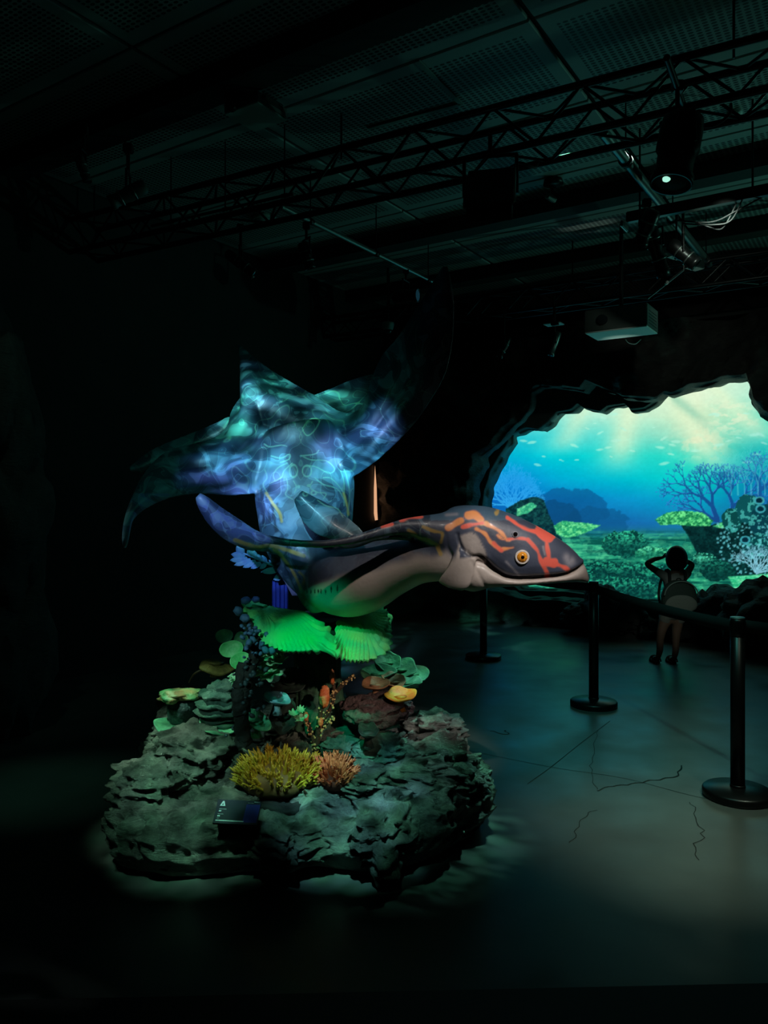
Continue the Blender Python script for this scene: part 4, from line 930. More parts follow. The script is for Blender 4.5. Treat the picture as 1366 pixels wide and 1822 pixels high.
M_redc = mat('salmon_coral', srgb(215, 105, 60), .55, 0, 18, srgb(165, 55, 35), .2, 80)
def spiky(name, label, mp_, cx_, cy_, cz_, rx_, ry_, rz_, count, ln, seedn, darkm):
    t = thing(name, label, 'coral', (cx_, cy_, cz_-rz_*.2))
    o = boulder('coral_mound', (cx_, cy_, cz_), (rx_*.9, ry_*.9, rz_*.9), darkm, None, seedn, 3, .1); setparent(o, t)
    meshes = [spike_mesh('branch', mp_, s) for s in range(5)]; rs = random.Random(seedn); inv = par_matrix(t).inverted()
    for i in range(count):
        f = (i+.5)/count; ph = math.acos(1-f*1.22); th = i*2.39996+rs.uniform(-.2, .2)
        d = Vector((math.sin(ph)*math.cos(th), math.sin(ph)*math.sin(th), math.cos(ph)))
        base = Vector((cx_+d.x*rx_*.8, cy_+d.y*ry_*.8, cz_+d.z*rz_*.8)); dirv = (Vector((d.x*1.0, d.y*.9, d.z+.75))).normalized()
        o = bpy.data.objects.new('branch', rs.choice(meshes)); C.objects.link(o); o.parent = t; o.matrix_parent_inverse = inv
        l_ = ln*rs.uniform(.7, 1.25); q = dirv.to_track_quat('Z', 'Y').to_matrix().to_4x4() @ Matrix.Rotation(rs.uniform(0, 6), 4, 'Z')
        o.matrix_basis = Matrix.Translation(base) @ q @ Matrix.Diagonal((l_*.85, l_*.85, l_, 1))
    return t
p = P(497, 1385, 3.55)
spiky('branching_coral', 'mustard yellow coral mound bristling with pointed branches above the plaque', M_yel, p.x, p.y, p.z, .20, .16, .085, 250, .075, 3, mat('coral_core_brown', srgb(90, 60, 15), .8))
p = P(592, 1385, 3.56)
spiky('branching_coral', 'small salmon red coral with pointed branches beside the yellow mound', M_redc, p.x, p.y, p.z, .085, .09, .06, 110, .07, 4, mat('coral_core_red', srgb(90, 30, 15), .8))
# dark ledge under the spiky corals
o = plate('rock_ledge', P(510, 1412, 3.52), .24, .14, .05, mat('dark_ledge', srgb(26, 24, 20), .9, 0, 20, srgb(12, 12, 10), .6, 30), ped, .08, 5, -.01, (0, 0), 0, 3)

# --- orange stick coral with polyps
M_bark = mat('encrusted_bark', srgb(70, 45, 28), .8, 0, 40, srgb(30, 22, 16), .6, 90); M_polyp = mat('cream_polyps', srgb(205, 165, 115), .6); M_otip = mat('orange_sponge_tip', srgb(200, 85, 35), .6, 0, 60, srgb(225, 140, 95), .3, 90)
t = thing('stick_coral', 'thin upright orange coral stems crusted with cream polyps behind the yellow mound', 'coral', P(567, 1320, 3.85))
rs = random.Random(9); bmp = bmesh.new(); bmesh.ops.create_icosphere(bmp, subdivisions=1, radius=1)
pm = bpy.data.meshes.new('polyp'); bmp.to_mesh(pm); bmp.free(); pm.materials.append(M_polyp)
stems = [([(562, 1335, 3.85), (566, 1300, 3.85), (570, 1270, 3.84), (577, 1235, 3.83)], (.018, .014, .012, .010)), ([(560, 1325, 3.85), (552, 1300, 3.84), (545, 1275, 3.83)], (.012, .010, .007)), ([(572, 1285, 3.85), (590, 1255, 3.86), (594, 1225, 3.87), (588, 1192, 3.88)], (.011, .009, .009, .004)), ([(590, 1240, 3.86), (610, 1218, 3.88), (630, 1200, 3.9)], (.009, .011, .008)), ([(570, 1300, 3.85), (585, 1283, 3.83), (595, 1275, 3.82)], (.01, .009, .007))]
for pts, r_ in stems:
    o = path_tube('stem', [P(*q) for q in pts], r_, M_bark, None, 24, 10); setparent(o, t)
    for _ in range(26):
        k = rs.random()*(len(pts)-1); i = int(k); f = k-i; a = P(*pts[i]).lerp(P(*pts[i+1]), f); rr = r_[i]*1.1
        an = rs.uniform(PI, 2*PI); q = a+Vector((math.cos(an)*rr, math.sin(an)*rr, rs.uniform(-.01, .01))); s_ = rs.uniform(.003, .007)
        po = bpy.data.objects.new('polyp', pm); C.objects.link(po); po.location = q; po.scale = (s_, s_, s_); po.parent = t; po.matrix_parent_inverse = par_matrix(t).inverted()
for (px_, py_, d, s) in ((577, 1240, 3.82, (.024, .02, .05)), (591, 1205, 3.86, (.012, .012, .035)), (544, 1275, 3.82, (.012, .012, .022)), (570, 1285, 3.82, (.012, .01, .02))):
    o = boulder('sponge_tip', P(px_, py_, d), s, M_otip, None, int(px_), 3, .35, 5); setparent(o, t)

# --- helper for single-plate corals
def plate_thing(name, label, c, rx, ry, th, m, group=None, stem=True, **kw):
    t = thing(name, label, 'coral', (c[0], c[1], c[2]-.04)); tag(t, group=group)
    plate('coral_plate', c, rx, ry, th, m, t, **kw)
    if stem: o = lathe('coral_stalk', [(0, -.07), (rx*.35, -.07), (rx*.22, -.04), (rx*.2, -.01), (rx*.4, .004), (0, .006)], m, None, 16, c); setparent(o, t)
    return t
g_teal = mat('teal_plate', srgb(70, 130, 105), .5, 0, 25, srgb(110, 170, 130), .3, 60)
g_grn = mat('leaf_green_plate', srgb(80, 210, 120), .45, 0, 30, srgb(130, 225, 150), .2, 60)
g_tan = mat('tan_plate', srgb(150, 130, 70), .6, 0, 25, srgb(110, 95, 50), .3, 60)
g_pink = mat('pinkish_plate', srgb(175, 120, 90), .55, 0, 25, srgb(140, 100, 70), .3, 60)
g_or = mat('orange_plate', srgb(225, 110, 40), .5, 0, 18, srgb(210, 190, 60), .3, 60)
g_ltb = mat('pale_blue_plate', srgb(150, 195, 220), .45, 0, 30, srgb(110, 160, 190), .2, 60)
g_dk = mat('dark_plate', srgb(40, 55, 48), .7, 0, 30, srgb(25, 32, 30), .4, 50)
R_ = math.radians
plate_thing('plate_coral', 'flat tan mushroom-like coral at the upper left, tip pointing left', P(385, 1180, 4.2), .10, .08, .025, g_tan, ruffle=.15, nf=3, cup=-.02, tilt=(R_(12), R_(8)), sd=1)
for i, (px_, py_, d, r_, rz_, lab) in enumerate(((428, 1176, 3.95, .055, 0, 'brightest green round leaf coral below the left end of the table coral'), (412, 1155, 4.1, .06, .4, 'sea green round leaf coral left of the blue bead coral'), (400, 1132, 4.2, .05, .9, 'small dull green leaf coral topmost at the far left of the reef'), (430, 1140, 4.15, .06, .2, 'aqua leaf coral half hidden behind the bead coral'))):
    plate_thing('leaf_coral', lab, P(px_, py_, d), r_, r_*.8, .01, g_grn if i < 2 else g_teal, stem=False, ruffle=.12, nf=2, cup=.01, tilt=(R_(70), R_(20-20*i)), sd=i)
for i, (px_, py_, d, rx_, ry_, m_, tl, lab) in enumerate((
    (735, 1200, 4.35, .09, .09, g_teal, (18, 10), 'rounded translucent green plate coral sticking out furthest right'), (712, 1192, 4.3, .10, .09, g_teal, (22, 5), 'round green plate coral second from the right end of the shelf'), (690, 1180, 4.25, .08, .07, g_teal, (30, 0), 'upper green plate coral tucked against the table coral'), (672, 1200, 4.15, .10, .09, g_teal, (14, -4), 'layered green plate coral under the right lobe'),
    (722, 1216, 4.15, .10, .07, g_teal, (8, 6), 'thin green plate coral just above the orange one'), (700, 1214, 4.05, .085, .06, g_pink, (14, 2), 'pinkish plate coral between green plates and purple rock'), (668, 1220, 3.98, .075, .06, g_pink, (16, -6), 'pale pink plate coral on the left of the pink pair'),
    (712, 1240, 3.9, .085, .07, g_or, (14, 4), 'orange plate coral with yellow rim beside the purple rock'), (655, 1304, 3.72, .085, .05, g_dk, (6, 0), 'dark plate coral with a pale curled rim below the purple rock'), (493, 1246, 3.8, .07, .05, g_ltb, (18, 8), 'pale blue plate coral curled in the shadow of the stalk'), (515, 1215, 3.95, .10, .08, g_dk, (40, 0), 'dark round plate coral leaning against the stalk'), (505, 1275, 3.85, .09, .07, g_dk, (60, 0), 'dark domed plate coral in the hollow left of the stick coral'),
    (455, 1285, 3.7, .09, .05, mat('aqua_plate', srgb(50, 160, 130), .45, 0, 30, srgb(90, 200, 160), .3, 60), (25, 10), 'aqua folded plate coral at the foot of the bead coral'), (330, 1290, 3.95, .16, .12, g_teal, (6, 0), 'wide grey-green plate shelf under the cup coral at left'), (400, 1290, 3.9, .15, .12, g_teal, (8, 4), 'wide grey-green plate shelf under the banded boulder'))):
    plate_thing('plate_coral', lab, P(px_, py_, d), rx_, ry_, .014, m_, ruffle=.10, nf=3+i % 3, cup=.02, tilt=(R_(tl[0]), R_(tl[1])), sd=i*1.3, rz=i)
# purple rock sponge
t = thing('sponge_rock', 'dark purple-brown pitted sponge lump right of the stick coral', 'sponge', P(662, 1275, 3.95))
o = boulder('sponge_body', P(668, 1262, 3.95), (.17, .12, .075), mat('purple_sponge', srgb(98, 74, 78), .9, 0, 30, srgb(60, 45, 48), 1.0, 70), None, 42, 5, .28, 2.2); setparent(o, t)
o = boulder('sponge_lobe', P(640, 1275, 3.85), (.07, .05, .035), mat('grey_sponge', srgb(90, 95, 90), .8, 0, 30, srgb(50, 50, 48), .8, 50), None, 43, 4, .4); setparent(o, t)
# cup coral
t = thing('cup_coral', 'squat blue-grey barrel coral with a green and peach hollow top at left', 'coral', P(328, 1290, 4.0))
o = lathe('cup', [(0, .0), (.075, .0), (.09, .03), (.092, .08), (.085, .115), (.07, .125), (.055, .11), (.04, .07), (0, .05)], mat('cup_blue_grey', srgb(55, 85, 85), .6, 0, 20, srgb(35, 60, 62), .7, 40), None, 40, P(330, 1285, 4.0)); setparent(o, t)
o = boulder('cup_rim', P(322, 1238, 4.0), (.10, .08, .035), mat('cup_rim_green', srgb(80, 160, 105), .5, 0, 14, srgb(185, 140, 95), .5, 40), None, 55, 4, .3); setparent(o, t)
# banded boulder
t = thing('banded_boulder', 'green wrinkled boulder with wavy bands between the cup coral and the bead coral', 'rock', P(392, 1275, 3.95))
o = boulder('boulder', P(392, 1253, 3.95), (.11, .10, .11), M_rockt, None, 61, 5, .2, 1.8, 2.2); setparent(o, t)
# frilly white-green corals
for lab, px_, py_, d, s in (('pale green frilly coral lump right of the bead coral', 473, 1195, 3.75, .055), ('pale frilly coral bit left of the bead coral stem', 425, 1208, 3.85, .045), ('mint frilly coral under the left lobe of the table coral', 486, 1168, 3.72, .05), ('green frilly coral at the foot of the stalk', 528, 1272, 3.75, .03)):
    t = thing('frilly_coral', lab, 'coral', P(px_, py_+14, d))
    for k in range(4):
        plate('frill', P(px_, py_, d)+Vector((.02*math.cos(k*2), .02*math.sin(k*2), -.02+.014*k)), s*(1-.12*k), s*.8, .006, mat('mint_frill', srgb(120, 190, 150), .5, 0, 40, srgb(170, 210, 175), .5, 60), t, .35, 5+k, .01, (R_(25), R_(10*k-15)), k, k+px_, 40, 8)
# blue bead coral
M_bead = mat('blue_bead', srgb(75, 115, 165), .5, 0, 60, srgb(50, 80, 110), .3, 90); M_beadd = mat('dark_bead_stem', srgb(18, 28, 30), .8, 0, 30, srgb(10, 14, 15), .5, 50)
t = thing('bead_coral', 'upright dark coral stem covered with small blue beads left of the table coral', 'coral', P(435, 1310, 3.65))
for pts in ([(432, 1325, 3.62), (430, 1270, 3.62), (440, 1210, 3.64), (455, 1150, 3.68), (440, 1100, 3.78)], [(430, 1270, 3.62), (425, 1230, 3.62), (435, 1180, 3.66)]):
    o = path_tube('stem', [P(*q) for q in pts], (.04, .032, .028, .024, .012)[:len(pts)], M_beadd, None, 40, 10)
    for v in o.data.vertices: v.co += v.normal*.016*noise.noise(v.co*40)
    setparent(o, t)
bmp = bmesh.new(); bmesh.ops.create_icosphere(bmp, subdivisions=2, radius=1)
for v in bmp.verts: v.co *= 1+.12*math.sin(v.co.x*14)
for f in bmp.faces: f.smooth = True
bme = bpy.data.meshes.new('bead'); bmp.to_mesh(bme); bmp.free(); bme.materials.append(M_bead)
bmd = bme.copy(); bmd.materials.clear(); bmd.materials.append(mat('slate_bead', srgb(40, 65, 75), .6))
rs = random.Random(21); inv = par_matrix(t).inverted()
beads = [(424, 1088, 3.8, 1.5), (436, 1100, 3.75, 1.3), (437, 1069, 3.86, 1.4), (455, 1067, 3.88, 1.2), (446, 1126, 3.66, 1.1), (443, 1145, 3.62, 1.0), (450, 1138, 3.62, .9), (485, 1156, 3.62, 1.2), (472, 1157, 3.6, 1.0), (495, 1155, 3.62, .9), (443, 1143, 3.6, .9), (466, 1148, 3.64, 1)]
for _ in range(110):
    f = rs.random(); py_ = 1110+f*200; px_ = np.interp(py_, [1110, 1150, 1210, 1270, 1310], [446, 455, 441, 430, 430])+rs.gauss(0, 11); beads.append((px_, py_, 3.62+rs.uniform(-.03, .06), rs.uniform(.4, .75)))
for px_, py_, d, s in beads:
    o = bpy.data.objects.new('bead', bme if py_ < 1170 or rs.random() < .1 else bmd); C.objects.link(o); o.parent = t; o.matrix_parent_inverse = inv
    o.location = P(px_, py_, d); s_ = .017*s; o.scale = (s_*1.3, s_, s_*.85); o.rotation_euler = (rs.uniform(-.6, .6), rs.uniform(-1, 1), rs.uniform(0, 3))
# blue crystal column + feather leaf frond
M_cry = mat('deep_blue_crystal', srgb(50, 70, 170), .25, 0, 8, srgb(30, 45, 110)); M_leaf = mat('ice_blue_leaf', srgb(120, 190, 210), .5, 0, 10, srgb(90, 130, 190), .15, 60)
t = thing('crystal_coral', 'deep blue glassy coral column behind the sculpture above the table coral', 'coral', P(497, 1075, 4.15))
for k, (px_, w_, top) in enumerate(((488, .012, 1033), (495, .015, 1026), (503, .014, 1030), (509, .010, 1040))):
    o = lathe('crystal', [(0, -.14), (w_, -.14), (w_*1.05, 0), (w_*.8, .11), (0, .13)], M_cry, None, 6, P(px_, (top+1070)/2, 4.15), smooth=False); setparent(o, t)
t = thing('feather_frond', 'pale blue feather-shaped leaf frond sticking out left under the paddle fin', 'coral', P(512, 1030, 4.1))
def leaflet(a, b, w_):
    a, b = Vector(a), Vector(b); ax = b-a; s = Vector((ax.z, 0, -ax.x)).normalized(); vs_ = []; fs = []; n_ = 7
    for side in (0, 1):
        for i in range(n_):
            f = i/(n_-1); ww = w_*math.sin(PI*min(.98, f*.85+.13))**.8*(1 if f < .98 else .1)
            for k in (-1, 0, 1): vs_.append(a+ax*f+s*ww*k+Vector((0, (-.008 if k == 0 else .002)+side*.004, .0)))
    for side in (0, 1):
        o0 = side*n_*3
        for i in range(n_-1):
            for k in range(2):
                q = (o0+i*3+k, o0+i*3+k+1, o0+(i+1)*3+k+1, o0+(i+1)*3+k); fs.append(q if side else q[::-1])
    for i in range(n_-1):
        for k in (0, 2): fs.append((i*3+k, (i+1)*3+k, n_*3+(i+1)*3+k, n_*3+i*3+k))
    o = mesh('leaflet', vs_, fs, M_leaf); setparent(o, t); return o
spine = [(512, 1030), (498, 1012), (478, 1003), (455, 993), (432, 984)]
o = path_tube('stem', [P(x, y, 4.08) for x, y in spine], (.010, .008, .007, .006, .004), M_leaf, None, 24, 8); setparent(o, t)
for (x0, y0, x1, y1, w_) in ((432, 986, 421, 970, .022), (436, 990, 411, 986, .020), (440, 994, 409, 997, .018), (446, 996, 416, 1006, .016), (455, 998, 432, 1010, .016), (464, 1001, 446, 1012, .014), (473, 1003, 462, 1012, .013), (446, 990, 442, 976, .016), (456, 992, 446, 978, .015), (464, 996, 457, 986, .012), (474, 1000, 466, 988, .011), (498, 1013, 464, 1018, .018), (505, 1022, 486, 1032, .018), (488, 1007, 478, 996, .010), (510, 1028, 520, 1012, .012)):
    leaflet(P(x0, y0, 4.08), P(x1, y1, 4.06), w_)
# purple-grey small back fin
t = thing('fin_coral', 'pointed purple-grey blade behind the feather frond beside the hip of the sculpture', 'coral', P(525, 1058, 4.0))
vsF, fsF = sheet([(484, 995, 4.02), (494, 1015, 4.0), (508, 1038, 4.0), (520, 1060, 4.0)], [(486, 994, 4.02), (502, 1005, 4.0), (518, 1022, 4.0), (535, 1060, 4.0)], lambda s, t_: .008+.004*math.sin(PI*t_), None, 24, 10, .006)
o = mesh('blade', vsF, fsF, mat('purple_grey_blade', srgb(110, 110, 140), .5)); setparent(o, t)
# thin curly tube
o = path_tube('curly_tendril', [P(*q) for q in ((336, 1215, 4.2), (345, 1200, 4.2), (358, 1193, 4.2), (368, 1191, 4.2), (380, 1197, 4.18), (392, 1199, 4.18))], (.004, .006, .007, .008, .009, .008), mat('tendril_brown', srgb(110, 85, 70), .6), None, 30, 8)
tag(o, 'thin brown tendril arching below the tan mushroom-like coral', 'coral')

# --- info plaque
t = thing('info_plaque', 'small dark blue information plaque propped on the front of the rock base', 'sign', P(419, 1466, 3.2))
ca_, cb_, cc_, cd_ = P(378, 1464, 3.14), P(457, 1468, 3.14), P(462, 1425, 3.22), P(388, 1422, 3.22)
ux = (cb_-ca_); uy = (cd_-ca_); nz_ = ux.cross(uy).normalized()
def quad3(name, u0, v0, u1, v1, off, m, th=.004, par=t, shear=0):
    pts = [ca_+ux*u+uy*v+nz_*off for u, v in ((u0, v0), (u1, v0), (u1+shear, v1), (u0+shear, v1))]
    pts += [q-nz_*th for q in pts]
    o = mesh(name, pts, [(0, 1, 2, 3), (7, 6, 5, 4), (0, 4, 5, 1), (1, 5, 6, 2), (2, 6, 7, 3), (3, 7, 4, 0)], m, None, False); setparent(o, par); return o
quad3('board', 0, 0, 1.0, 1, 0, mat('plaque_navy', srgb(9, 18, 50), .7, 0, 8, srgb(6, 10, 34)), .012)
o = quad3('blue_panel', .66, .08, .97, .84, .001, mat('plaque_royal_blue', srgb(12, 22, 120), .7), .001, shear=.02); o['label'] = 'brighter royal blue panel of the plaque'
M_txt = mat('plaque_print', srgb(200, 215, 225), .6)
def poly3(name, polys, off, m, par):
    vs_, fs = [], []
    for pg in polys:
        fs.append(tuple(range(len(vs_), len(vs_)+len(pg)))); vs_ += [ca_+ux*u+uy*v+nz_*off for u, v in pg]
    o = mesh(name, vs_, fs, m, None, False); setparent(o, par); return o
poly3('letter_emblem', [[(.075, .72), (.115, .72), (.155, .93), (.125, .93)], [(.125, .93), (.16, .93), (.20, .72), (.165, .72)], [(.11, .74), (.15, .76), (.17, .74), (.165, .72), (.11, .72)]], .0016, M_txt, t)
rs = random.Random(2); lines = []
def words(u0, u1, v, h, sk=.0):
    u = u0
    while u < u1:
        w_ = rs.uniform(.012, .03); lines.append([(u, v), (min(u+w_, u1), v), (min(u+w_, u1)+.004, v+h), (u+.004, v+h)]); u += w_+.006
words(.08, .24, .58, .015); words(.08, .135, .48, .05); words(.07, .19, .37, .012); words(.07, .125, .27, .05); words(.07, .12, .19, .012); words(.05, .68, .085, .045); words(.84, .96, .93, .03); words(.70, .83, .89, .008)
o = poly3('print_lines', lines, .0016, M_txt, t); o['kind'] = 'stuff'

# ================================================================== barrier posts
M_belt = mat('black_belt', (.008, .009, .009), .8)
def barrier(px_, pyb, label):
    c = PZ(px_, pyb, 0); t = thing('barrier_post', label, 'barrier post', c, 0, None)
    lathe('base', [(0, 0), (.172, 0), (.180, .006), (.180, .036), (.170, .046), (.06, .054), (.04, .058), (0, .058)], M_black, t, 48)
    lathe('pole', [(0, .05), (.037, .05), (.037, .90), (0, .90)], M_black, t, 24)
    lathe('collar', [(0, .055), (.040, .055), (.040, .066), (.037, .07), (0, .07)], M_black, t, 24)
    h = lathe('belt_head', [(0, .87), (.038, .87), (.040, .90), (.040, .945), (.038, .965), (.0, .968)], M_black, t, 24)
    cap = lathe('cap', [(0, .965), (.037, .965), (.037, .973), (0, .975)], mat('post_cap_grey', (.35, .38, .37), .35, .6), t, 24); cap['label'] = 'pale grey cap'
    return t, c
pl, cl = barrier(860, 1172, 'furthest black barrier post, standing left under the head of the sculpture')
pm_, cm = barrier(1056, 1256, 'middle black barrier post just below the tip of the jaw')
pr, cr_ = barrier(1312, 1418, 'nearest black barrier post at the right edge of the view')
def belt(a, b, za, zb, sag, label, n_=30, tw=0):
    vs_, fs = [], []
    for i in range(n_+1):
        f = i/n_; c = a.lerp(b, f); z = za+(zb-za)*f-sag*4*f*(1-f); dr = (b-a).normalized(); s = Vector((-dr.y, dr.x, 0))
        for dz in (-.034, .034):
            for e in (-.001, .001): vs_.append(Vector((c.x, c.y, z+dz))+s*(e+tw*dz*math.sin(PI*f)))
    for i in range(n_):
        a_ = i*4; b_ = a_+4
        for p0, p1 in ((0, 1), (1, 3), (3, 2), (2, 0)): fs.append((a_+p0, a_+p1, b_+p1, b_+p0))
    fs += [(0, 1, 3, 2), (n_*4, n_*4+2, n_*4+3, n_*4+1)]
    o = mesh('barrier_belt', vs_, fs, M_belt); tag(o, label, 'belt'); return o
belt(cm, cr_, .92, .92, .02, 'black retractable belt drooping from the middle post to the nearest post', tw=.3)
belt(cl, cm, .93, .93, .04, 'black retractable belt stretched from the furthest post to the middle post')
belt(cr_, Vector((3.2, 3.9, 0)), .93, .93, .04, 'black retractable belt leaving the nearest post out of view to the right')

# ================================================================== child
D = 7.67; Xc = lambda x: (x-683)/F*D
def skin(name, nodes, edges, m, parent=None, sub=2, root=0):
    me_ = bpy.data.meshes.new(name); me_.from_pydata([n_[0] for n_ in nodes], edges, []); o = bpy.data.objects.new(name, me_); C.objects.link(o)
    sk = o.modifiers.new('s', 'SKIN'); sk.use_smooth_shade = True
    for i, n_ in enumerate(nodes): me_.skin_vertices[0].data[i].radius = (n_[1], n_[2] if len(n_) > 2 else n_[1]); me_.skin_vertices[0].data[i].use_root = (i == root)
    ss_ = o.modifiers.new('u', 'SUBSURF'); ss_.levels = sub; ss_.render_levels = sub
    dg = bpy.context.evaluated_depsgraph_get(); m2 = bpy.data.meshes.new_from_object(o.evaluated_get(dg)); bpy.data.objects.remove(o)
    m2.name = name; m2.materials.clear(); m2.materials.append(m); m2.polygons.foreach_set('use_smooth', [True]*len(m2.polygons))
    o = link(name, m2); 
    if parent: setparent(o, parent)
    return o
M_skin = mat('child_skin', srgb(120, 92, 76), .6); M_hair = mat('black_hair', (.004, .004, .004), .5, 0, 30, (.008, .007, .007), .5, 120)
M_shirt = mat('white_shirt', srgb(150, 155, 150), .8, bump=.4, bscale=20); M_shorts = mat('pale_shorts', srgb(120, 120, 110), .8, bump=.4, bscale=20)
pz = lambda y: HC+(HOR-y)/F*D
kid = thing('person', 'child with black bobbed hair, white shirt, shorts and backpack, both hands raised to the face', 'person', (Xc(1192), D, 0))
B = lambda x, y, dy=0: (Xc(x), D+dy, pz(y))
nodes = [(B(1196, 1090), .085, .065), (B(1197, 1060), .078, .058), (B(1199, 1030), .085, .06), (B(1201, 1018), .045, .045), (B(1203, 1006), .032, .032), (B(1203, 996), .052, .058), (B(1203, 984), .055, .062), (B(1203, 976), .035, .04),
    # left arm: shoulder, elbow, wrist, palm
    (B(1180, 1022), .042), (B(1166, 1014, .04), .035), (B(1154, 1004, .08), .030), (B(1172, 997, .14), .025), (B(1190, 994, .17), .015),
    (B(1219, 1022), .042), (B(1229, 1014, .04), .035), (B(1238, 1005, .08), .030), (B(1224, 998, .14), .025), (B(1213, 994, .17), .015),
    # legs
    (B(1182, 1105), .06, .06), (B(1176, 1125), .045), (B(1174, 1140), .036), (B(1173, 1158, -.01), .034), (B(1169, 1175), .021), (B(1168, 1182, .02), .022),
    (B(1206, 1105), .06, .06), (B(1203, 1125), .045), (B(1202, 1142), .036), (B(1201, 1160, -.01), .034), (B(1197, 1178), .021), (B(1196, 1186, .02), .022)]
edges = [(0, 1), (1, 2), (2, 3), (3, 4), (4, 5), (5, 6), (6, 7), (2, 8), (8, 9), (9, 10), (10, 11), (11, 12), (2, 13), (13, 14), (14, 15), (15, 16), (16, 17), (0, 18), (18, 19), (19, 20), (20, 21), (21, 22), (22, 23), (0, 24), (24, 25), (25, 26), (26, 27), (27, 28), (28, 29)]
hand_roots = []
for base_i, sx_ in ((12, 1), (17, -1)):
    bx_, by_, bz_ = nodes[base_i][0]
    pi_ = len(nodes); nodes.append(((bx_+sx_*.022, by_+.01, bz_+.015), .016, .010)); edges.append((base_i, pi_))
    for f_, (ln_, dz) in enumerate(((.034, .018), (.040, .008), (.038, -.002), (.030, -.012))):
        a_ = len(nodes); nodes.append(((bx_+sx_*(.022+ln_*.55), by_-.002, bz_+.015+dz), .0065)); nodes.append(((bx_+sx_*(.022+ln_), by_-.018, bz_+.016+dz), .0055)); edges += [(pi_, a_), (a_, a_+1)]
    a_ = len(nodes); nodes.append(((bx_+sx_*.012, by_-.015, bz_+.035), .007)); nodes.append(((bx_+sx_*.022, by_-.03, bz_+.045), .006)); edges += [(pi_, a_), (a_, a_+1)]
body = skin('body', nodes, edges, M_skin, kid)
# hair: bob with strands at the nape
bm = bmesh.new(); bmesh.ops.create_uvsphere(bm, u_segments=40, v_segments=26, radius=1)
for v in bm.verts:
    z = v.co.z; rr = 1.0
    if z < 0: v.co.x *= 1+.06*(-z)-.25*max(0, -z-.55); v.co.y *= 1-.1*max(0, -z)
    a = math.atan2(v.co.y, v.co.x); v.co.x *= 1+.02*math.sin(a*26); v.co.y *= 1+.02*math.sin(a*26)
    if v.co.y > .35 and z < .35: v.co.y = .35+(v.co.y-.35)*.2
    v.co = Vector((v.co.x*.104, v.co.y*.100, v.co.z*.130))
bmesh.ops.translate(bm, vec=B(1203, 994, -.008), verts=bm.verts)
o = bmobj('hair', bm, M_hair, None, True); setparent(o, kid)
# face features (turned to the screen)
for ex in (-.026, .026): o = lathe('eye', [(0, -.002), (.009, .0), (.007, .004), (0, .006)], mat('eye_white', (.5, .5, .5), .2), None, 16, Vector(B(1203, 994, .088))+Vector((ex, 0, 0)), (-PI/2, 0, 0)); setparent(o, kid)
# shirt with short sleeves
shn = [(B(1196, 1094), .100, .078), (B(1197, 1062), .092, .070), (B(1199, 1034), .098, .072), (B(1201, 1021), .060, .055), (B(1203, 1013), .036, .04), (B(1178, 1022, .0), .046), (B(1167, 1015, .03), .040), (B(1221, 1022, .0), .046), (B(1229, 1015, .03), .040)]
skin('shirt', shn, [(0, 1), (1, 2), (2, 3), (3, 4), (2, 5), (5, 6), (2, 7), (7, 8)], M_shirt, kid)
skin('shorts', [(B(1196, 1086), .088, .07), (B(1184, 1098), .070, .066), (B(1180, 1112), .066, .066), (B(1208, 1098), .070, .066), (B(1209, 1112), .066, .066)], [(0, 1), (1, 2), (0, 3), (3, 4)], M_shorts, kid)
# backpack: rounded bag, paler lower panel, top pocket, straps
bag = thing('backpack', 'round grey-green child backpack with paler lower half worn by the child', 'backpack', B(1199, 1088, -.14))
def softbox(name, c, s, m, pw=3.0):
    bm = bmesh.new(); bmesh.ops.create_uvsphere(bm, u_segments=32, v_segments=20, radius=1)
    for v in bm.verts:
        r_ = (abs(v.co.x)**pw+abs(v.co.y)**pw+abs(v.co.z)**pw)**(1/pw); v.co /= r_; k = 1-.22*max(0, v.co.z); v.co = Vector((v.co.x*s[0]*k, v.co.y*s[1], v.co.z*s[2]))
    bmesh.ops.translate(bm, vec=c, verts=bm.verts); o = bmobj(name, bm, m, None, True); setparent(o, bag); return o
softbox('bag_body', B(1199, 1058, -.13), (.172, .06, .158), mat('bag_dark', srgb(48, 66, 58), .8, bump=.3, bscale=60))
softbox('front_pocket', B(1199, 1070, -.185), (.155, .022, .085), mat('bag_pale', srgb(120, 128, 118), .8, bump=.3, bscale=60), 2.6)
o = path_tube('piping', [Vector(B(1199, 1058, -.192))+Vector((.165*math.cos(a), 0, .15*math.sin(a)*(1))) for a in np.linspace(.1, PI-.1, 12)], .006, mat('bag_piping', srgb(130, 150, 140), .6), None, 50, 8); setparent(o, bag)
for s_ in (-1, 1):
    o = path_tube('strap', [B(1199+s_*13, 1040, -.09), B(1200+s_*14, 1020, -.075), B(1200+s_*13, 1014, -.03), B(1200+s_*15, 1018, .04), B(1199+s_*19, 1040, .09), B(1199+s_*22, 1065, .08), B(1199+s_*23, 1082, -.05)], .014, mat('bag_strap', srgb(40, 52, 48), .8), None, 40, 8); setparent(o, bag)
o = path_tube('grab_loop', [B(1194, 1035, -.12), B(1196, 1028, -.12), B(1202, 1028, -.12), B(1204, 1035, -.12)], .006, mat('bag_strap', srgb(40, 52, 48), .8), None, 20, 8); setparent(o, bag)
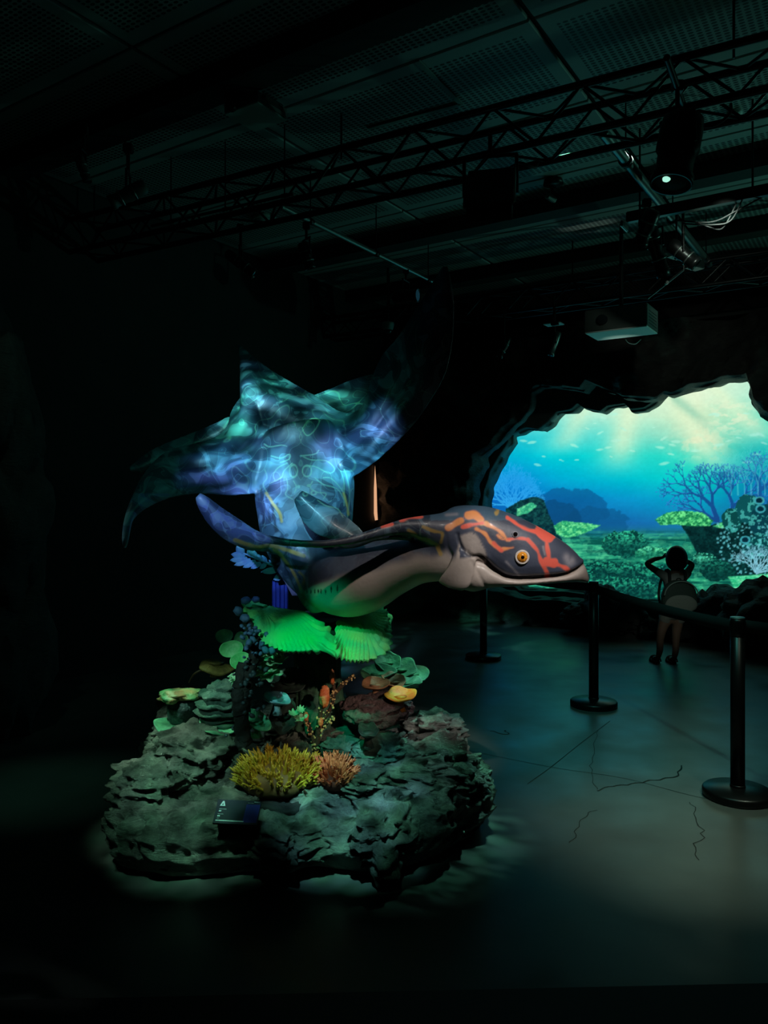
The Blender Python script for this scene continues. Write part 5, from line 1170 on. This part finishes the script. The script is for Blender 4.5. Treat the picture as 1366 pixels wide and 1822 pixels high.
# sandals
for x_, y_, dy in ((1168, 1182, .02), (1196, 1188, .0)):
    fb = Vector((Xc(x_), D+dy, 0)); vs_ = []; fs = []; n_ = 20
    for z in (0.0, .022):
        for k in range(n_): a = 2*PI*k/n_; vs_.append(fb+Vector((.045*math.cos(a)*(1+.15*math.sin(a)), .095*math.sin(a)+.035, z)))
    fs = [tuple(range(n_))[::-1], tuple(n_+k for k in range(n_))]+[(k, (k+1) % n_, n_+(k+1) % n_, n_+k) for k in range(n_)]
    sd_ = mesh('sandal', vs_, fs, M_blackm, None, False); setparent(sd_, kid)
    for yy_ in (-.02, .06): o = path_tube('sandal_strap', [fb+Vector((-.042, yy_, .015)), fb+Vector((-.03, yy_, .05)), fb+Vector((0, yy_, .062)), fb+Vector((.03, yy_, .05)), fb+Vector((.042, yy_, .015))], .007, mat('sandal_strap', srgb(90, 100, 95), .6), None, 20, 8); o.parent = sd_; o.matrix_parent_inverse = par_matrix(kid).inverted() if False else Matrix.Identity(4)
    skin_foot = skin('foot', [(tuple(fb+Vector((0, -.02, .045))), .026), (tuple(fb+Vector((0, .04, .04))), .026, .02), (tuple(fb+Vector((0, .10, .034))), .028, .014)], [(0, 1), (1, 2)], M_skin, kid)

# ================================================================== cave foot boulders
cf = bpy.data.objects['wall_cave_front']
rs = random.Random(31)
for i in range(26):
    v = 3.2-i*.30+rs.uniform(-.1, .1); s_ = rs.uniform(.22, .42); zc = rs.uniform(.05, .45)
    o = boulder('boulder', UV(9.25+rs.uniform(-.15, .15), v, zc), (s_, s_*.8, s_*rs.uniform(.6, 1)), M_cave, cf, i+80, 4, .35, 2.5, .5, i)

# ================================================================== ceiling rig
def truss(name, label, a, b, w_, h_, step, r_=.024, rb=.010):
    """box truss: a, b = centre of the bottom face ends"""
    a, b = Vector(a), Vector(b); d = (b-a).normalized(); s = Vector((-d.y, d.x, 0)); up = Vector((0, 0, 1)); L = (b-a).length
    t = thing(name, label, 'truss', a)
    cs = [s*(w_/2*i)+up*(h_*j) for i in (-1, 1) for j in (0, 1)]
    for c in cs: tube('chord', a+c, b+c, r_, M_truss, t, 12)
    n_ = int(L/step)
    for i in range(n_):
        p0 = a+d*(i*step); p1 = a+d*((i+1)*step)
        for (c0, c1) in ((cs[0], cs[1]), (cs[2], cs[3]), (cs[0], cs[2]), (cs[1], cs[3])):
            A_, B_ = (p0+c0, p1+c1) if i % 2 == 0 else (p0+c1, p1+c0); tube('brace', A_, B_, rb, M_truss, t, 8)
    for f in (.2, .5, .8): tube('hanger', a+d*L*f+up*h_, Vector(((a+d*L*f).x, (a+d*L*f).y, ZC-.03)), .008, M_truss, t, 8)
    return t
pA, pB = PZ(1366, 180, 3.85), PZ(640, 345, 3.85); dv = (pB-pA).normalized()
tr1 = truss('lighting_truss', 'black box truss crossing the upper right ceiling nearest the viewer', pA-dv*1.6, pB+dv*4.6, .30, .29, .29)
pC, pD = PZ(1366, 498, 3.75), PZ(966, 552, 3.75); dv2 = (pD-pC).normalized()
tr2 = truss('lighting_truss', 'black box truss along the top of the cave wall', pC-dv2*2.0, pD+dv2*3.6, .26, .24, .26)
pE, pF = PZ(1366, 338, 3.8), PZ(1115, 388, 3.8)
rail = thing('track_rail', 'black square ceiling rail at right ending above the spotlight cluster', 'rail', pE); dr = (pF-pE).normalized()
bl = box('rail_bar', ((pF-pE).length+1.2, .06, .08), M_black, None, (pE+pF)/2-dr*.6, (0, 0, math.atan2(dr.y, dr.x))); setparent(bl, rail)
bl = box('end_plate', (.02, .16, .05), M_steel, None, pF+dr*.02+Vector((0, 0, -.06)), (0, 0, math.atan2(dr.y, dr.x))); setparent(bl, rail)
for f in (.1, .9): tube('hanger', pE.lerp(pF, f), Vector((pE.lerp(pF, f).x, pE.lerp(pF, f).y, ZC-.03)), .008, M_black, rail, 8)
def pipe(label, a, b, r_, m=M_steel):
    t = thing('ceiling_pipe', label, 'pipe', a); tube('pipe', a, b, r_, m, t, 16)
    for f in (.15, .55, .95):
        q = Vector(a).lerp(Vector(b), f); tube('hanger', q, Vector((q.x, q.y, ZC-.03)), .006, M_truss, t, 8)
        c_ = lathe('clamp', [(r_*1.02, -.025), (r_*1.35, -.025), (r_*1.35, .025), (r_*1.02, .025)], M_black, None, 16, q, (Vector(b)-Vector(a)).to_track_quat('Z', 'Y').to_euler()); setparent(c_, t)
    return t
pipe('thick steel pipe slanting down past the round-bodied spotlight at right', PZ(1072, 235, 4.0), PZ(1262, 470, 4.0), .035)
pipe('thin steel pipe slanting above the small projector in the middle', PZ(500, 368, 4.0), PZ(772, 502, 4.0), .022)
M_lens = mat('lens_glass', (.02, .03, .035), .05, 0); M_lensglow = mat('lens_glow', (.5, .9, .8), .1, emit=(.45, 1, .8), estr=.9)
def can(name, label, c, tipd, L, r_, m=M_black, lens=M_lens, cl=None, up_to=None, yoke=True, rings=True, cat='spotlight', lens_name='lens'):
    """spotlight: barrel with yoke and clamp; c = centre, tipd = direction of the lens"""
    c = Vector(c); dz = Vector(tipd).normalized(); q = dz.to_track_quat('Z', 'Y').to_euler(); t = thing(name, label, cat, c)
    prof = [(0, -L/2), (r_*.7, -L/2), (r_*.95, -L*.44), (r_, -L*.3), (r_, 0), (r_*.86, .02), (r_*.86, L*.36), (r_*.98, L*.38), (r_*.98, L/2), (r_*.88, L/2), (r_*.88, L*.46), (0, L*.46)]
    o = lathe('barrel', prof, m, None, 28, c, q); setparent(o, t)
    o = lathe(lens_name, [(r_*.84, L*.465), (r_*.6, L*.485), (0, L*.495)], lens, None, 24, c, q); setparent(o, t)
    if rings:
        for f in (-.15, .2): o = lathe('trim_ring', [(r_*1.0, f*L-.006), (r_*1.06, f*L-.006), (r_*1.06, f*L+.006), (r_*1.0, f*L+.006)], M_steel, None, 28, c, q); setparent(o, t)
    if yoke:
        sd_ = dz.cross(Vector((0, 0, 1))).normalized(); tp = c+Vector((0, 0, r_+.09))
        for s in (-1, 1): tube('yoke_arm', c+sd_*s*(r_+.012), tp+sd_*s*(r_+.012)*.9, .008, M_black, t, 8)
        tube('yoke_bar', tp-sd_*(r_+.014), tp+sd_*(r_+.014), .008, M_black, t, 8)
        top = up_to if up_to else 3.9
        tube('clamp_stem', tp, Vector((tp.x, tp.y, top)), .012, M_black, t, 10)
        o = box('clamp_jaw', (.06, .05, .06), M_black, None, Vector((tp.x, tp.y, top))); setparent(o, t)
    return t
# moving head (big round-bodied) on the near truss
can('round_spotlight', 'large round-bodied black spotlight with a tiny glowing lens under the near truss at right', PZ(1205, 268, 3.52), (-.22, -.10, -1), .40, .115, M_black, M_blackm, rings=False, up_to=3.87)
t = thing('indicator_lens', 'tiny bright teal lens light on the base of the large round-bodied spotlight', 'lamp', PZ(1186, 318, 3.33)); c = PZ(1186, 319, 3.34)
o = lathe('glass', [(0, -.03), (.022, -.03), (.022, 0), (.014, .008), (0, .01)], M_lensglow, None, 16, c, (PI-.3, 0, 0)); setparent(o, t)
rs_ = bpy.data.objects['round_spotlight']; q = rs_.location.copy(); q.z = 3.86; sdv = Vector((-dv.y, dv.x, 0)); tube('mount_bar', q-sdv*.34, q+sdv*.34, .018, M_black, rs_, 10)
# square wash light with yoke
def wash(label, c, s, rz, up):
    t = thing('wash_light', label, 'spotlight', c); c = Vector(c)
    for nm, sz, off, m in (('housing', (s, s*.75, s*.9), (0, 0, 0), M_blackm), ('front_frame', (s*1.12, .03, s*1.0), (0, -s*.42, -.01), M_black), ('barn_door', (s*1.0, .012, s*.5), (0, -s*.58, -s*.62), M_black), ('barn_door', (.012, s*.4, s*.8), (s*.58, -s*.6, 0), mat('grey_edge', (.10, .13, .12), .5))):
        o = box(nm, sz, m, None, c+Matrix.Rotation(rz, 3, 'Z') @ Vector(off), (math.radians(-28), 0, rz)); setparent(o, t)
    for k in range(5): o = box('cooling_fin', (s*.9, .02, .01), M_black, None, c+Matrix.Rotation(rz, 3, 'Z') @ Vector((0, s*.40, -s*.3+k*s*.14)), (0, 0, rz)); setparent(o, t)
    xd = Vector((math.cos(rz), math.sin(rz), 0)); 
    for sg in (-1, 1): tube('yoke_arm', c+xd*sg*s*.6, c+xd*sg*s*.6+Vector((0, 0, s*.9)), .012, M_black, t, 8)
    tube('yoke_bar', c-xd*s*.62+Vector((0, 0, s*.9)), c+xd*s*.62+Vector((0, 0, s*.9)), .012, M_black, t, 8)
    tube('clamp_stem', c+Vector((0, 0, s*.9)), Vector((c.x, c.y, up)), .014, M_black, t, 10)
wash('square black wash light with a yoke hanging from the middle of the near truss', PZ(872, 348, 3.5), .27, math.radians(-12), 3.87)
# cluster at the right
can('profile_spotlight', 'long glossy black spotlight pointing down right in the cluster under the rail end', PZ(1166, 440, 3.55), (.42, .3, -1), .46, .055, M_black, M_lens, up_to=3.8)
can('profile_spotlight', 'short black spotlight directly under the rail end, behind the long one', PZ(1150, 405, 3.62), (-.2, .4, -.7), .26, .06, M_black, M_lens, up_to=3.8)
can('profile_spotlight', 'black spotlight pointing right at the right side of the cluster', PZ(1215, 452, 3.6), (.6, -.2, -.6), .28, .06, M_black, M_lens, up_to=3.98)
t = thing('junction_plate', 'pale square mounting plate in the spotlight cluster', 'plate', PZ(1203, 455, 3.62)); o = box('plate', (.14, .10, .012), M_pale, None, PZ(1203, 457, 3.62), (0, 0, A)); setparent(o, t); o = box('knob', (.03, .03, .03), M_black, None, PZ(1203, 459, 3.61), (0, 0, A)); setparent(o, t); tube('stem', PZ(1203, 457, 3.62), PZ(1203, 457, 3.62)+Vector((0, 0, .36)), .008, M_black, t)
tube_t = thing('boom_arm', 'thin steel boom arm slanting down left from the spotlight cluster', 'arm', PZ(1215, 482, 3.6)); tube('arm', PZ(1216, 480, 3.62), PZ(1152, 531, 3.5), .009, M_steel, tube_t, 10); o = box('arm_tip', (.03, .03, .03), M_steel, None, PZ(1186, 503, 3.56)); setparent(o, tube_t); tube('stem', PZ(1216, 480, 3.62), PZ(1216, 480, 3.62)+Vector((0, 0, .38)), .008, M_black, tube_t)
o = box('arm_bracket', (.16, .10, .10), M_black, None, PZ(1235, 468, 3.68), (0, 0, A)); setparent(o, tube_t)
# cables drooping near the rail and along the truss
for i, pts in enumerate(([(1366, 345, 3.78), (1310, 375, 3.7), (1265, 395, 3.66), (1200, 392, 3.7)], [(1310, 362, 3.76), (1290, 400, 3.62), (1275, 408, 3.6), (1240, 396, 3.66)], [(1320, 356, 3.76), (1300, 392, 3.64), (1270, 400, 3.62), (1215, 398, 3.66)])):
    o = path_tube('hanging_cable', [PZ(*q) for q in pts], .006, M_blackm, None, 30, 6); tag(o, ('longest black cable drooping below the square rail at right', 'black cable hanging lowest under the square rail in a narrow loop', 'short black cable under the square rail nearest its end')[i], 'cable', 'cables under the rail')
o = path_tube('power_cable', [PZ(1210, 215, 3.75), PZ(1262, 225, 3.7), PZ(1296, 205, 3.75), PZ(1300, 185, 3.86)], .009, M_blackm, None, 30, 6); tag(o, 'black power cable looping from the large round-bodied spotlight up to the truss', 'cable')
o = path_tube('power_cable', [PZ(905, 300, 3.75), PZ(925, 290, 3.75), PZ(950, 298, 3.74), PZ(958, 288, 3.86)], .009, M_blackm, None, 30, 6); tag(o, 'short black cable stub beside the square wash light', 'cable')
# projector with pale underside
def projector(label, c, sx_, sy_, sz_, rz, up, m=M_pale, body=None, nm='projector'):
    t = thing(nm, label, 'projector', c); c = Vector(c)
    o = box('casing', (sx_, sy_, sz_), body or mat('projector_grey', (.10, .12, .11), .6), None, c+Vector((0, 0, sz_/2+.006)), (0, 0, rz)); setparent(o, t)
    o = box('underside_plate', (sx_*.99, sy_*.99, .012), m, None, c, (0, 0, rz)); setparent(o, t); o['label'] = 'pale underside'
    f = Matrix.Rotation(rz, 3, 'Z')
    for k in range(5): o = box('vent_slat', (.004, sy_*.7, .006), M_black, None, c+f @ Vector((sx_*.502, 0, .04+k*sz_*.14)), (0, 0, rz)); setparent(o, t)
    o = lathe('lens', [(.05, 0), (.05, .03), (.04, .035), (0, .03)], M_lens, None, 20, c+f @ Vector((-sx_*.2, -sy_*.5, sz_*.5)), (PI/2, 0, rz)); setparent(o, t)
    tube('mount_pole', c+Vector((0, 0, sz_)), Vector((c.x, c.y, up)), .02, M_black, t, 10)
    return t
rzr = math.atan2(V.y, V.x)+PI
pj = projector('boxy projector with a pale underside hanging above the cave opening', PZ(1105, 593, 3.3), .62, .42, .22, rzr, 4.4)
o = path_tube('cable_loop', [PZ(1113, 604, 3.28), PZ(1118, 610, 3.24), PZ(1130, 612, 3.22), PZ(1140, 604, 3.27)], .005, M_pale2, None, 20, 6); setparent(o, pj)
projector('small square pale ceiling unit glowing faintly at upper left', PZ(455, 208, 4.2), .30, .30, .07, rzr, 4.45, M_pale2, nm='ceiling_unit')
can('profile_spotlight', 'thin spotlight catching light, pointing down left under the far truss, right of its twin', PZ(987, 612, 3.35), (-.35, 0, -1), .28, .035, M_steel, M_lens, up_to=3.75, rings=False)
can('profile_spotlight', 'thin dim spotlight pointing down left under the far truss, leftmost above the cave', PZ(897, 618, 3.35), (-.5, 0, -1), .26, .035, M_black, M_lens, up_to=3.75)
t = thing('mount_plate', 'small pale plate above the thin bright spotlight under the far truss', 'plate', PZ(985, 576, 3.5)); o = box('plate', (.19, .14, .012), M_pale, None, PZ(985, 577, 3.5), (0, 0, rzr)); setparent(o, t); o = box('clamp', (.08, .05, .04), M_black, None, PZ(987, 576, 3.49), (0, 0, rzr)); setparent(o, t); tube('stem', PZ(985, 577, 3.5), PZ(985, 577, 3.5)+Vector((0, 0, .3)), .01, M_black, t)
# ceiling discs, detectors
def disc(nm, label, c, r_, m, th=.03):
    t = thing(nm, label, 'ceiling fitting', c); o = lathe('rim', [(r_*.86, -.01), (r_, -.008), (r_, th), (0, th)], m, None, 32, c); setparent(o, t); o = lathe('grille', [(0, -.004), (r_*.84, -.006), (r_*.86, 0), (0, .01)], M_pale2, None, 32, c); setparent(o, t)
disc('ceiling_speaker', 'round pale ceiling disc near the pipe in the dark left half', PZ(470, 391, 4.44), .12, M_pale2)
disc('ceiling_speaker', 'small pale ceiling disc right of the large round-bodied spotlight', PZ(1306, 207, 4.44), .055, M_pale)
can('small_projector', 'small black drum projector with a bluish lens under the thin pipe', PZ(722, 527, 3.72), (.9, -.45, -.05), .28, .07, M_black, mat('blue_lens', (.05, .15, .25), .05, emit=(.08, .3, .5), estr=.04), up_to=3.98, rings=False, cat='projector')
t = thing('sensor_bracket', 'tilted pale sensor in a dark round base on the perforated ceiling', 'sensor', PZ(982, 335, 4.44)); o = lathe('base', [(0, 0), (.09, 0), (.08, .04), (0, .04)], M_black, None, 24, PZ(984, 328, 4.42)); setparent(o, t); o = box('sensor', (.10, .06, .05), mat('sensor_grey', (.20, .26, .24), .5), None, PZ(980, 352, 4.36), (.4, .3, A)); setparent(o, t); o = box('arm', (.02, .02, .10), M_black, None, PZ(982, 342, 4.41)); setparent(o, t)
t = thing('ceiling_sensor', 'small dark flat box beside the tilted pale ceiling sensor', 'sensor', PZ(1026, 341, 4.45)); o = box('box', (.08, .06, .03), M_black, None, PZ(1026, 341, 4.46), (0, 0, A)); setparent(o, t); o = box('cover', (.05, .04, .008), M_blackm, None, PZ(1026, 341, 4.44), (0, 0, A)); setparent(o, t)
# dome camera under the middle of the truss line
t = thing('dome_camera', 'small pale dome camera with a black eye hanging left of the raised wing', 'camera', PZ(690, 580, 3.75)); c = PZ(690, 585, 3.72)
o = lathe('housing', [(0, .075), (.075, .075), (.078, .05), (.065, .0), (.055, -.015), (0, -.015)], M_pale2, None, 28, c); setparent(o, t)
o = lathe('dome', [(.052, -.012), (.048, -.04), (.03, -.06), (0, -.068)], M_lens, None, 24, c); setparent(o, t); tube('mount_pole', c+Vector((0, 0, .07)), Vector((c.x, c.y, 4.48)), .015, M_black, t)
# dim spotlights in the dark left part
can('profile_spotlight', 'dim silver-ringed spotlight pointing down right in the middle of the dark ceiling', PZ(428, 469, 3.6), (.75, 0, -.6), .30, .045, M_black, M_lens, up_to=3.9)
can('profile_spotlight', 'dim green-grey spotlight pointing down left on the dark left ceiling', PZ(228, 346, 3.6), (-.9, -.1, -.5), .26, .05, mat('dark_green_grey', (.05, .08, .07), .5), M_lens, up_to=3.9)
can('profile_spotlight', 'leftmost thin dim spotlight on the dark ceiling', PZ(148, 302, 3.7), (.35, 0, -1), .17, .03, mat('dark_green_grey', (.05, .08, .07), .5), M_lens, up_to=3.95)
can('profile_spotlight', 'barely lit spotlight below the thin pipe, left of the drum projector', PZ(545, 455, 3.65), (.3, .2, -1), .22, .05, M_black, M_lens, up_to=3.9)
pipe('thin dark steel bar over the dim silver-ringed spotlight', PZ(270, 402, 3.93), PZ(520, 345, 3.93), .012, M_truss)
# L shaped pale strip on the ceiling
t = thing('ceiling_strip', 'dull pale L-shaped strip fixed to the dark ceiling at top centre', 'strip', PZ(820, 185, 4.46))
for a_, b_ in (((742, 108), (820, 185)), ((820, 185), (655, 229))):
    qa, qb = PZ(*a_, 4.46), PZ(*b_, 4.46); dq = qb-qa; o = box('strip', (dq.length, .035, .012), mat('dull_strip', (.18, .24, .22), .6), None, (qa+qb)/2, (0, 0, math.atan2(dq.y, dq.x)), .002); setparent(o, t)
